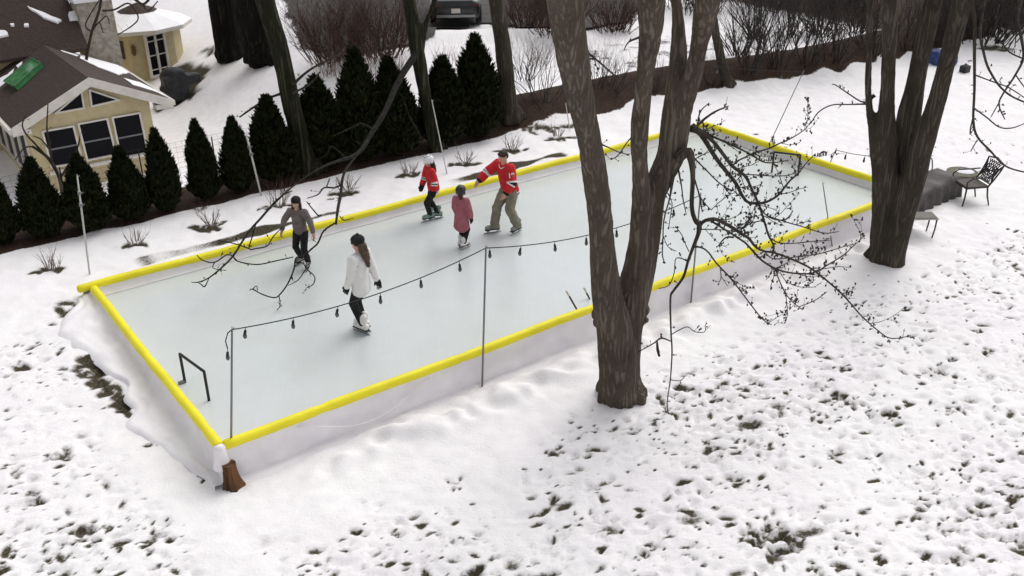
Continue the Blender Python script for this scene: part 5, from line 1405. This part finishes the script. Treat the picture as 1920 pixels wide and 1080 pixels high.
# ------------------------------------------------------------------ people
SKIN = mat('skin', (.50, .30, .22), .55, (.58, .36, .27), 6)
EYE = mat('eye_dark', (.02, .015, .012), .3)
HAIR_D = mat('dark_brown_hair', (.022, .014, .010), .6, (.045, .028, .018), 30, .4, 60, (1, 1, .2))
HAIR_B = mat('brown_hair', (.05, .032, .020), .6, (.095, .065, .042), 30, .4, 60, (1, 1, .2))
BLKF = mat('black_fabric', (.010, .010, .011), .9, (.020, .020, .022), 12)
REDF = mat('red_jersey', (.50, .014, .020), .75, (.60, .022, .030), 7, .25, 25)
WHTF = mat('white_fabric', (.72, .71, .71), .85, (.80, .79, .79), 7, .3, 22)
GREYF = mat('mauve_grey_fabric', (.13, .105, .105), .9, (.18, .15, .15), 9, .3, 30)
PINKF = mat('dusty_pink_coat', (.33, .10, .125), .85, (.40, .135, .165), 9, .35, 25)
KHAKI = mat('khaki_trousers', (.20, .185, .135), .9, (.27, .25, .19), 7, .4, 22)
TEAL = mat('teal_skate', (.14, .22, .19), .5, (.24, .33, .29), 9)
GREYS = mat('grey_skate', (.17, .17, .17), .5, (.30, .30, .30), 9)
WSK = mat('white_skate_leather', (.70, .69, .68), .4, (.78, .77, .77), 8)
HELM = mat('white_helmet_shell', (.78, .78, .80), .3, spec=.5)
HELB = mat('black_helmet_shell', (.014, .014, .014), .35, (.03, .03, .028), 6, spec=.5)
YELC = mat('crest_gold', (.45, .25, .05), .7)
BLADE = mat('steel_blade', (.45, .46, .48), .25, metallic=.9)

def cap(mb, a, ra, b, rb, n=14, sx=1.0, axis_=None):
    """tapered capsule; sx widens it along axis_"""
    a, b = Vector(a), Vector(b); d = (b - a); L = d.length; d.normalize()
    e1 = (axis_ - d * axis_.dot(d)).normalized() if axis_ is not None else d.orthogonal().normalized()
    e2 = d.cross(e1); rings = []
    for k in range(4): t_ = -math.cos(k / 4 * math.pi / 2); rings.append((a + d * (t_ * ra), ra * math.sqrt(max(.0025, 1 - t_ * t_))))
    for k in range(5): rings.append((a.lerp(b, k / 4), ra + (rb - ra) * k / 4))
    for k in range(1, 5): t_ = math.sin(k / 4 * math.pi / 2); rings.append((b + d * (t_ * rb), rb * math.sqrt(max(.0025, 1 - t_ * t_))))
    vs_ = []; fs_ = []
    for c, r in rings:
        for i in range(n):
            an = 2 * math.pi * i / n; vs_.append(c + e1 * (math.cos(an) * r * sx) + e2 * (math.sin(an) * r))
    m_ = len(rings)
    for j in range(m_ - 1):
        for i in range(n): fs_.append((j * n + i, j * n + (i + 1) % n, (j + 1) * n + (i + 1) % n, (j + 1) * n + i))
    fs_.append(tuple(range(n - 1, -1, -1))); fs_.append(tuple(range((m_ - 1) * n, m_ * n)))
    mb.add(vs_, fs_)

class Fig:
    """one person, in a frame with x = own right, y = forward, z = up; all joints in metres"""
    def __init__(s, foot_px, h, face_deg, label, lift=.085, lean=(0, 0), feet=((-.09, 0, 0), (.09, 0, 0)), arms=None, head_turn=0, head_nod=0, head_tilt=0, child=0.0, hip_shift=(0, 0), base=None):
        p = atZ(*foot_px, 0) if base is None else base
        s.h = h; s.lift = lift; rot = R(face_deg) - math.pi / 2
        s.t = thing('person', p, label, 'person', None, rot); s.W = wm(s.t)
        s.hs = 1 + child
        z0 = lift
        leg = .50 * h - (.02 * h if child else 0)
        lx, ly = lean
        s.pelv = Vector((hip_shift[0], hip_shift[1], z0 + leg))
        tors = .33 * h - .01 * h * (child > 0)
        s.tdir = Vector((lx, ly, 1)).normalized()
        s.chest = s.pelv + s.tdir * tors * .72
        s.neck = s.pelv + s.tdir * tors
        s.X = Vector((1, 0, 0)); s.X = (s.X - s.tdir * s.X.dot(s.tdir)).normalized(); s.Y = s.tdir.cross(s.X)
        s.hl = .132 * h * s.hs                                   # head height
        nd = (s.tdir + Vector((0, .12, .25))).normalized()
        s.hc = s.neck + nd * (.035 * h) + Vector((0, .006, s.hl * .52))
        s.HR = Matrix.Rotation(R(head_turn), 3, 'Z') @ Matrix.Rotation(R(-head_nod), 3, 'X') @ Matrix.Rotation(R(head_tilt), 3, 'Y')
        s.sh = [s.pelv + s.tdir * tors * .93 + s.X * sd_ * .108 * h for sd_ in (-1, 1)]
        s.hip = [s.pelv + Vector((sd_ * .052 * h, 0, -.01 * h)) for sd_ in (-1, 1)]
        s.foot = [Vector((f[0], f[1], z0)) for f in feet]; s.toe = [R(f[2]) for f in feet]
        s.ank = [f + Vector((0, 0, .045 * h)) for f in s.foot]
        s.knee = []
        for i in (0, 1):
            a, b = s.hip[i], s.ank[i]; m_ = a.lerp(b, .5); half = .245 * h; d2 = (b - a).length / 2
            bend = math.sqrt(max(0, half * half - d2 * d2))
            fwd_ = Vector((math.sin(-s.toe[i]) * .5, 1, 0)).normalized()
            s.knee.append(m_ + fwd_ * min(max(bend, .012 * h), .09 * h))
        s.elb = []; s.wri = []; s.hd = []
        for i, sd_ in ((0, -1), (1, 1)):
            (e, w) = arms[i] if arms else ((sd_ * .06, -.02, -1), (sd_ * .05, .15, -1))
            e = Vector(e).normalized(); w = Vector(w).normalized()
            el = s.sh[i] + e * .165 * h; wr = el + w * .14 * h
            s.elb.append(el); s.wri.append(wr); s.hd.append(w)
    def out(s, mb, voxel, material, name='part', parent=None, sm_=3, disp=0, dsc=12, fmat=None, mats=None):
        me_ = remesh(mb, voxel, sm_, name)
        if disp: displace(me_, lambda c, n: disp * noise.noise(Vector((c.x * dsc, c.y * dsc, c.z * dsc * .7))) + disp * .6 * noise.noise(c * dsc * 2.2))
        me_.materials.clear()
        for mm in (mats or [material]): me_.materials.append(mm)
        if fmat:
            for p in me_.polygons: p.material_index = fmat(p.center, p.normal)
        shade(me_)
        o = bpy.data.objects.new(name, me_); COL.objects.link(o)
        o.parent = parent or s.t
        return o
    def raw(s, mb, material, name, parent=None, smooth=True):
        me_ = mb.mesh(name, material)
        if smooth: shade(me_)
        o = bpy.data.objects.new(name, me_); COL.objects.link(o); o.parent = parent or s.t
        return o
    def Hp(s, x, y, z): return s.hc + s.HR @ (Vector((x, y, z)) * s.hl)
    def hand(s, mb, i, g=1.0):
        sd_ = (-1, 1)[i]; h = s.h; w = s.wri[i]; d = s.hd[i]
        side = Vector((0, 1, 0)); side = (side - d * side.dot(d)).normalized() if abs(d.y) < .95 else Vector((0, 0, 1))   # towards the thumb
        pn = d.cross(side)                                       # across the palm
        if pn.dot(Vector((-sd_, 0, 0))) < 0: pn = -pn           # palm faces the body
        L = .105 * h * (1.05 if s.hs > 1 else 1)
        cap(mb, w - d * (g - 1) * .1 * h, .015 * h * g * g, w + d * L * .2, L * .17 * g, 10, 1.5, side)
        cap(mb, w + d * L * .12, L * .15 * g, w + d * L * .42, L * .15 * g, 10, 1.9, side)
        for k, (o_, ln_) in enumerate(((.24, .46), (.08, .52), (-.08, .48), (-.23, .38))):
            p0 = w + d * L * .46 + side * L * o_
            p1 = p0 + (d + side * o_ * .25 + pn * .18).normalized() * L * ln_ * .5; p2 = p1 + (d + pn * .55).normalized() * L * ln_ * .5
            r = L * .052 * g; cap(mb, p0, r * 1.05, p1, r, 8); cap(mb, p1, r, p2, r * .85, 8)
        t0 = w + d * L * .16 + side * L * .22
        t1 = t0 + (d * .75 + side * .7 + pn * .2).normalized() * L * .26; t2 = t1 + (d + side * .1 + pn * .35).normalized() * L * .22
        cap(mb, t0, L * .075 * g, t1, L * .062 * g, 8); cap(mb, t1, L * .06 * g, t2, L * .05 * g, 8)
    def body(s, skin=SKIN):
        mb = MB(); h = s.h; l = s.hl
        # head: skull, face, jaw, nose, ears
        mb.ell(s.Hp(0, -.06, .12), .36 * l, .43 * l, .40 * l, 16, 12, s.HR)
        mb.ell(s.Hp(0, .03, -.12), .31 * l, .37 * l, .40 * l, 16, 12, s.HR)
        mb.ell(s.Hp(0, .16, -.34), .20 * l, .20 * l, .16 * l, 12, 8, s.HR)
        cap(mb, s.Hp(0, .38, .02), .035 * l, s.Hp(0, .47, -.13), .055 * l, 8)
        cap(mb, s.Hp(-.07, .36, -.26), .035 * l, s.Hp(.07, .36, -.26), .035 * l, 8)
        for q in (-1, 1):
            mb.ell(s.Hp(q * .37, -.05, -.04), .04 * l, .09 * l, .14 * l, 8, 6, s.HR)
            cap(mb, s.Hp(q * .06, .36, .05), .05 * l, s.Hp(q * .22, .31, .05), .045 * l, 8)
        cap(mb, s.neck - s.tdir * .02 * h, .036 * h, s.Hp(0, -.06, -.25), .033 * h, 12)
        # torso
        cap(mb, s.pelv + Vector((0, 0, .01 * h)), .052 * h, s.pelv.lerp(s.chest, .45), .050 * h, 16, 1.3, s.X)
        cap(mb, s.pelv.lerp(s.chest, .45), .055 * h, s.chest, .062 * h, 16, 1.45, s.X)
        cap(mb, s.sh[0], .036 * h, s.sh[1], .036 * h, 12)
        for i in (0, 1):
            cap(mb, s.sh[i], .034 * h, s.elb[i], .026 * h); cap(mb, s.elb[i], .026 * h, s.wri[i], .017 * h)
            s.hand(mb, i)
            cap(mb, s.hip[i], .044 * h, s.knee[i], .031 * h); cap(mb, s.knee[i], .033 * h, s.ank[i], .022 * h)
            f = Vector((math.sin(-s.toe[i]), math.cos(s.toe[i]), 0))
            cap(mb, s.ank[i] - f * .02 * h, .023 * h, s.foot[i] + f * .09 * h + Z3 * .02 * h, .017 * h)
        s.b = s.out(mb, max(.0045, .0042 * h), skin, 'body', None, 2)
        for q in (-1, 1):
            e = MB(); e.ell(s.Hp(q * .15, .335, .0), .05 * l, .04 * l, .032 * l, 8, 6, s.HR); s.raw(e, EYE, 'eye')
        e = MB(); e.tube([s.Hp(-.11, .40, -.265), s.Hp(0, .435, -.27), s.Hp(.11, .40, -.265)], .014 * l, 6); s.raw(e, mat('lips', (.30, .10, .09), .5), 'mouth')
    def legs(s, material, r0=.070, r1=.050, r2=.040, name='trousers', end=.9, disp=.008):
        mb = MB(); h = s.h
        cap(mb, s.pelv + Z3 * .0 * h, .062 * h * (r0 / .070), s.pelv - Z3 * .015 * h, .064 * h * (r0 / .070), 16, 1.3, s.X)
        for i in (0, 1):
            cap(mb, s.hip[i], r0 * h, s.knee[i], r1 * h); cap(mb, s.knee[i], r1 * h, s.knee[i].lerp(s.ank[i], end), r2 * h)
        return s.out(mb, .010, material, name, None, 3, disp, 14)
    def skates(s, boot, blade=True, guard=None, sz=1.0, shaft=.10):
        h = s.h
        for i in (0, 1):
            f = Vector((math.sin(-s.toe[i]), math.cos(s.toe[i]), 0)); g = Vector((f.y, -f.x, 0)); b = s.foot[i]; L = .15 * h * sz
            mb = MB()
            cap(mb, b - f * L * .22 + Z3 * .03 * h, .030 * h * sz, b + f * L * .58 + Z3 * .024 * h, .025 * h * sz, 12, 1.0)
            cap(mb, b + f * L * .05 + Z3 * .05 * h, .030 * h * sz, b - f * L * .10 + Z3 * (shaft * h), .034 * h * sz, 12)
            o = s.out(mb, .008, boot, 'skate', None, 2)
            mb = MB(); mb.box(b + f * L * .18 - Z3 * (s.lift * .08), f, g, Z3, L * .55, .022 * h * sz * .9, .008); s.raw(mb, BLKF if guard is None else guard, 'sole', o, False)
            mb = MB()
            mb.box(b + f * L * .18 - Z3 * (s.lift - .012), f, g, Z3, L * .66, .004, .012)
            for q in (-.25, .5): mb.box(b + f * L * q - Z3 * (s.lift * .5), f, g, Z3, L * .10, .008, s.lift * .42)
            s.raw(mb, BLADE, 'blade', o, False)
    def cuff_d(s, c, i):
        """distance of c from arm i's axis and position along it (0 shoulder, 1 elbow, 2 wrist)"""
        best = (9, 0)
        for k, (a, b) in enumerate(((s.sh[i], s.elb[i]), (s.elb[i], s.wri[i]))):
            ab = b - a; f = max(0, min(1, (c - a).dot(ab) / ab.length_squared)); d = (c - a - ab * f).length
            if d < best[0]: best = (d, k + f)
        return best

# --- man in red jersey, bending towards the kid in pink
MAN = Fig((951, 435), 1.70, 222, 'man in a striped red hockey jersey and khaki trousers, bending forward and reaching out', lean=(-.03, .30),
          feet=((-.16, -.14, 10), (.16, .20, -22)), head_turn=0, head_nod=18,
          arms=(((-.40, .22, -1), (.15, .75, -1.0)), ((.55, .62, -.62), (.10, .8, -.62))), hip_shift=(.02, -.10))
MAN.body()
MAN.legs(KHAKI, .074, .058, .056, disp=.012, end=.93)
MAN.skates(GREYS, sz=1.1)
h = MAN.h
mb = MB()
cap(mb, MAN.pelv + MAN.tdir * .00 * h, .092 * h, MAN.chest, .083 * h, 18, 1.38, MAN.X); cap(mb, MAN.sh[0].lerp(MAN.chest, .05) - MAN.tdir * .01 * h, .056 * h, MAN.sh[1] - MAN.tdir * .01 * h, .056 * h, 14)
cap(mb, MAN.pelv - MAN.tdir * .035 * h, .094 * h, MAN.pelv, .092 * h, 18, 1.38, MAN.X)
for i in (0, 1):
    cap(mb, MAN.sh[i], .064 * h, MAN.elb[i], .060 * h); cap(mb, MAN.elb[i], .058 * h, MAN.elb[i].lerp(MAN.wri[i], .86), .046 * h)
def jmat(fig, hem0, sleeve, chestpatch=None):
    def fn(c, n):
        for i in (0, 1):
            d, k = fig.cuff_d(c, i)
            if d < .070 * fig.h and k > .35:
                u_ = (k - sleeve) / .12
                if 0 <= u_ < 1 or 2 <= u_ < 3: return 1
                if 1 <= u_ < 2: return 2
                if k > 1.86: return 2 if k > 1.92 else 0
                return 0
        q = (c - fig.pelv).dot(fig.tdir) / fig.h
        u_ = (q - hem0) / .016
        if 0 <= u_ < 1 or 2.2 <= u_ < 3.2: return 1
        if 1 <= u_ < 2.2: return 2
        if chestpatch:
            x = (c - fig.pelv).dot(fig.X) / fig.h; f = n.dot(fig.Y)
            r_ = ((x - chestpatch[0]) / .045) ** 2 + ((q - chestpatch[1]) / .05) ** 2
            if f > .2 and r_ < 1: return 3 if (r_ < .45 and x < chestpatch[0] + .012) else 2
        return 0
    return fn
jer = MAN.out(mb, .011, REDF, 'jersey', None, 3, .010, 9, jmat(MAN, -.075, .88), [REDF, WHTF, BLKF, YELC])
mb = MB()                                                     # white shirt tail below the jersey
cap(mb, MAN.pelv - MAN.tdir * .085 * h, .080 * h, MAN.pelv - MAN.tdir * .03 * h, .085 * h, 18, 1.38, MAN.X); MAN.out(mb, .012, WHTF, 'shirt', None, 3, .006, 12)
mb = MB(); nb = MAN.neck + MAN.tdir * .012 * h                # white collar
pts = [nb + MAN.X * math.sin(a) * .054 * h + MAN.Y * (math.cos(a) * .050 * h + .006 * h) - MAN.tdir * (.030 * h * max(0, math.cos(a)) ** 2) for a in [2 * math.pi * k / 20 for k in range(21)]]
mb.tube(pts, .010, 8); MAN.raw(mb, WHTF, 'collar', jer)
mb = MB(); l = MAN.hl
mb.ell(MAN.Hp(0, -.10, .20), .41 * l, .46 * l, .37 * l, 14, 10, MAN.HR); mb.ell(MAN.Hp(0, -.26, -.02), .37 * l, .30 * l, .34 * l, 14, 10, MAN.HR); cap(mb, MAN.Hp(-.18, .22, .36), .10 * l, MAN.Hp(.2, .22, .36), .10 * l)
MAN.out(mb, .010, HAIR_D, 'hair', None, 2, .006, 30)
# sleeve number
def sleeve_number(fig, i, txt, parent, f=.55, size=.13, fx=None):
    a, b = fig.sh[i], fig.elb[i]; c = a.lerp(b, f); d = (a - b).normalized()
    sd_ = (-1, 1)[i]
    n = fig.W.to_3x3().inverted() @ (CAM - fig.W @ c).normalized() if fx is None else fx
    n = (n - d * n.dot(d)).normalized(); x = d.cross(n)
    cu = bpy.data.curves.new('txt', 'FONT'); cu.body = txt; cu.size = size; cu.extrude = .004; cu.align_x = 'CENTER'; cu.align_y = 'CENTER'; cu.offset = .004
    ob = bpy.data.objects.new('txt', cu); COL.objects.link(ob)
    bpy.context.view_layer.update()
    me_ = bpy.data.meshes.new_from_object(ob.evaluated_get(bpy.context.evaluated_depsgraph_get()))
    bpy.data.objects.remove(ob); bpy.data.curves.remove(cu)
    r0 = .068 * fig.h
    M_ = Matrix((x, d, n)).transposed()
    for v in me_.vertices:
        p = v.co.copy(); an = p.x / r0
        v.co = c + x * (math.sin(an) * (r0 + p.z)) + n * (math.cos(an) * (r0 + p.z) + .004) + d * p.y
    me_.materials.clear(); me_.materials.append(WHTF); me_.name = 'number'
    o = bpy.data.objects.new('number', me_); COL.objects.link(o); o.parent = parent
sleeve_number(MAN, 0, '19', jer, .52, .135)

# --- kid in the pink coat, seen from behind
KID = Fig((867, 465), 1.22, 55, 'small kid in a long pink coat and black helmet, back to the camera', lift=.075, child=.28, feet=((-.055, .02, 12), (.055, -.02, -10)), lean=(0, .04), head_nod=-12,
          arms=(((-.28, .12, -1), (.02, .35, -1)), ((.28, .05, -1), (.05, .2, -1))))
KID.body(); KID.legs(BLKF, .060, .046, .038, 'leggings', .95, .003); KID.skates(WSK, sz=1.15, shaft=.12)
h = KID.h; mb = MB()
cap(mb, KID.pelv - Z3 * .14 * h, .118 * h, KID.pelv + Z3 * .05 * h, .094 * h, 18, 1.22, KID.X); cap(mb, KID.pelv + Z3 * .05 * h, .094 * h, KID.chest, .084 * h, 18, 1.3, KID.X); cap(mb, KID.sh[0], .05 * h, KID.sh[1], .05 * h)
for i in (0, 1): cap(mb, KID.sh[i], .058 * h, KID.elb[i], .052 * h); cap(mb, KID.elb[i], .052 * h, KID.elb[i].lerp(KID.wri[i], .8), .043 * h)
KID.out(mb, .011, PINKF, 'coat', None, 3, .009, 11)
for i in (0, 1): mb = MB(); w = KID.wri[i]; KID.hand(mb, i, 1.4); KID.out(mb, .008, BLKF, 'handwear', None, 2)
def helmet(fig, m_, tilt=0):
    l = fig.hl; mb = MB()
    mb.ell(fig.Hp(0, -.05, .16), .48 * l, .56 * l, .46 * l, 18, 12, fig.HR); cap(mb, fig.Hp(-.3, -.28, -.12), .16 * l, fig.Hp(.3, -.28, -.12), .16 * l)
    for q in (-1, 1): cap(mb, fig.Hp(q * .40, -.02, .0), .08 * l, fig.Hp(q * .39, .0, -.22), .07 * l)
    o = fig.out(mb, .009, m_, 'helmet', None, 2)
    for q in (-.22, 0, .22):
        mb = MB(); mb.tube([fig.Hp(q, .30, .50), fig.Hp(q * 1.1, .0, .625 - abs(q) * .25), fig.Hp(q, -.38, .52)], .028 * l, 6); fig.raw(mb, BLKF if m_ is HELM else mat('helmet_vent', (.06, .06, .055), .5), 'vent', o)
    for q in (-1, 1):
        mb = MB(); mb.tube([fig.Hp(q * .42, .02, -.1), fig.Hp(q * .32, .12, -.42), fig.Hp(0, .2, -.52)], .02 * l, 5); fig.raw(mb, BLKF, 'chin_strap', o)
helmet(KID, HELB)
l = KID.hl; mb = MB(); cap(mb, KID.Hp(0, -.30, -.10), .22 * l, KID.Hp(.12, -.38, -.62), .14 * l, 12, 1.3, KID.X); KID.out(mb, .010, HAIR_D, 'hair', None, 2, .006, 25)

# --- girl in red jersey and white helmet
GIRL = Fig((816, 413), 1.38, 200, 'girl in a red jersey, black leggings and a white helmet skating beside the far bumper', lift=.08, child=.14, feet=((.02, .10, 10), (.08, -.09, -5)), lean=(.0, .16), head_turn=-6, head_nod=14,
           arms=(((-.42, -.12, -1), (-.12, .18, -1)), ((.22, .28, -1), (.0, .35, -1))))
GIRL.body(); GIRL.legs(BLKF, .062, .048, .040, 'leggings', .95, .004); GIRL.skates(TEAL, guard=BLKF, sz=1.2, shaft=.12)
h = GIRL.h; mb = MB()
cap(mb, GIRL.pelv - GIRL.tdir * .01 * h, .090 * h, GIRL.chest, .080 * h, 18, 1.3, GIRL.X); cap(mb, GIRL.sh[0], .05 * h, GIRL.sh[1], .05 * h)
for i in (0, 1): cap(mb, GIRL.sh[i], .060 * h, GIRL.elb[i], .056 * h); cap(mb, GIRL.elb[i], .054 * h, GIRL.elb[i].lerp(GIRL.wri[i], .9), .044 * h)
GIRL.out(mb, .011, REDF, 'jersey', None, 3, .009, 10, jmat(GIRL, -.085, .98, (-.01, .12)), [REDF, WHTF, BLKF, YELC])
mb = MB(); cap(mb, GIRL.pelv - Z3 * .06 * h, .075 * h, GIRL.pelv - Z3 * .02 * h, .078 * h, 16, 1.3, GIRL.X); GIRL.out(mb, .011, WHTF, 'shirt', None, 3, .006, 14)
for i in (0, 1): mb = MB(); w = GIRL.wri[i]; GIRL.hand(mb, i, 1.35); GIRL.out(mb, .008, BLKF, 'handwear', None, 2)
helmet(GIRL, HELM)
l = GIRL.hl; mb = MB(); cap(mb, GIRL.Hp(-.05, -.28, -.15), .24 * l, GIRL.Hp(-.12, -.30, -.62), .26 * l, 14, 1.4, GIRL.X); cap(mb, GIRL.Hp(-.12, -.3, -.6), .27 * l, GIRL.Hp(-.22, -.32, -1.15), .16 * l, 14, 1.3, GIRL.X)
GIRL.out(mb, .011, HAIR_D, 'hair', None, 2, .010, 22)

# --- kid in grey at the far left, arms a little out
FAR = Fig((571, 499), 1.36, 255, 'kid in a grey top and dark hat with arms held out, facing the camera', lift=.08, child=.14, feet=((-.12, .06, 14), (.10, -.10, -18)), lean=(.02, .06), head_nod=6,
          arms=(((-.55, .10, -1), (-.25, .15, -1)), ((.60, .15, -.85), (.20, .35, -1))))
FAR.body(); FAR.legs(BLKF, .062, .047, .040, 'trousers', .95, .005); FAR.skates(GREYS, sz=1.1, shaft=.11)
h = FAR.h; mb = MB()
cap(mb, FAR.pelv + FAR.tdir * .02 * h, .080 * h, FAR.chest, .076 * h, 18, 1.3, FAR.X); cap(mb, FAR.sh[0], .046 * h, FAR.sh[1], .046 * h)
for i in (0, 1): cap(mb, FAR.sh[i], .050 * h, FAR.elb[i], .044 * h); cap(mb, FAR.elb[i], .043 * h, FAR.elb[i].lerp(FAR.wri[i], .92), .035 * h)
FAR.out(mb, .010, GREYF, 'jacket', None, 3, .008, 12)
l = FAR.hl; mb = MB(); mb.ell(FAR.Hp(0, -.06, .24), .45 * l, .50 * l, .38 * l, 16, 10, FAR.HR); cap(mb, FAR.Hp(-.30, .10, .12), .12 * l, FAR.Hp(.30, .10, .12), .12 * l); FAR.out(mb, .009, BLKF, 'hat', None, 3)
mb = MB()
for q in (-1, 1): cap(mb, FAR.Hp(q * .34, -.06, .0), .14 * l, FAR.Hp(q * .42, .06, -.80), .13 * l)
cap(mb, FAR.Hp(0, -.30, -.05), .26 * l, FAR.Hp(0, -.32, -.55), .24 * l, 12, 1.3, FAR.X)
FAR.out(mb, .009, HAIR_D, 'hair', None, 2, .006, 25)

# --- young woman in white jacket, seen from behind
WOM = Fig((685, 622), 1.70, 152, 'woman in a white jacket and black beanie with long brown hair, seen from behind', lift=.09, feet=((-.06, -.01, -8), (.05, .05, -4)), lean=(.0, -.01), head_turn=4, head_nod=8,
          arms=(((-.14, .12, -1), (.0, .42, -1)), ((.12, -.30, -1), (.08, -.30, -1))), child=.04)
WOM.body(); WOM.legs(BLKF, .052, .046, .036, 'leggings', .96, .003); WOM.skates(WSK, sz=1.15, shaft=.125)
h = WOM.h; mb = MB()
cap(mb, WOM.pelv - WOM.tdir * .055 * h, .082 * h, WOM.pelv + WOM.tdir * .08 * h, .074 * h, 18, 1.36, WOM.X); cap(mb, WOM.pelv + WOM.tdir * .08 * h, .075 * h, WOM.chest, .070 * h, 18, 1.25, WOM.X); cap(mb, WOM.sh[0], .046 * h, WOM.sh[1], .046 * h)
for i in (0, 1): cap(mb, WOM.sh[i], .050 * h, WOM.elb[i], .044 * h); cap(mb, WOM.elb[i], .043 * h, WOM.elb[i].lerp(WOM.wri[i], .95), .034 * h)
WOM.out(mb, .011, WHTF, 'jacket', None, 3, .008, 11)
for i in (0, 1): mb = MB(); w = WOM.wri[i]; WOM.hand(mb, i, 1.15); WOM.out(mb, .008, BLKF, 'handwear', None, 2)
l = WOM.hl; mb = MB(); mb.ell(WOM.Hp(0, -.08, .26), .47 * l, .52 * l, .40 * l, 16, 10, WOM.HR); cap(mb, WOM.Hp(-.30, -.10, .06), .16 * l, WOM.Hp(.30, -.10, .06), .16 * l); mb.ell(WOM.Hp(0, -.16, .66), .13 * l, .13 * l, .12 * l); cap(mb, WOM.Hp(-.22, .26, .12), .12 * l, WOM.Hp(.22, .26, .12), .12 * l)
WOM.out(mb, .010, BLKF, 'beanie', None, 3, .006, 18)
mb = MB(); cap(mb, WOM.Hp(0, -.30, -.10), .28 * l, WOM.Hp(.06, -.42, -.85), .27 * l, 14, 1.35, WOM.X); cap(mb, WOM.Hp(.06, -.42, -.85), .27 * l, WOM.Hp(.10, -.44, -1.75), .10 * l, 14, 1.3, WOM.X)
WOM.out(mb, .010, HAIR_B, 'hair', None, 2, .012, 20)
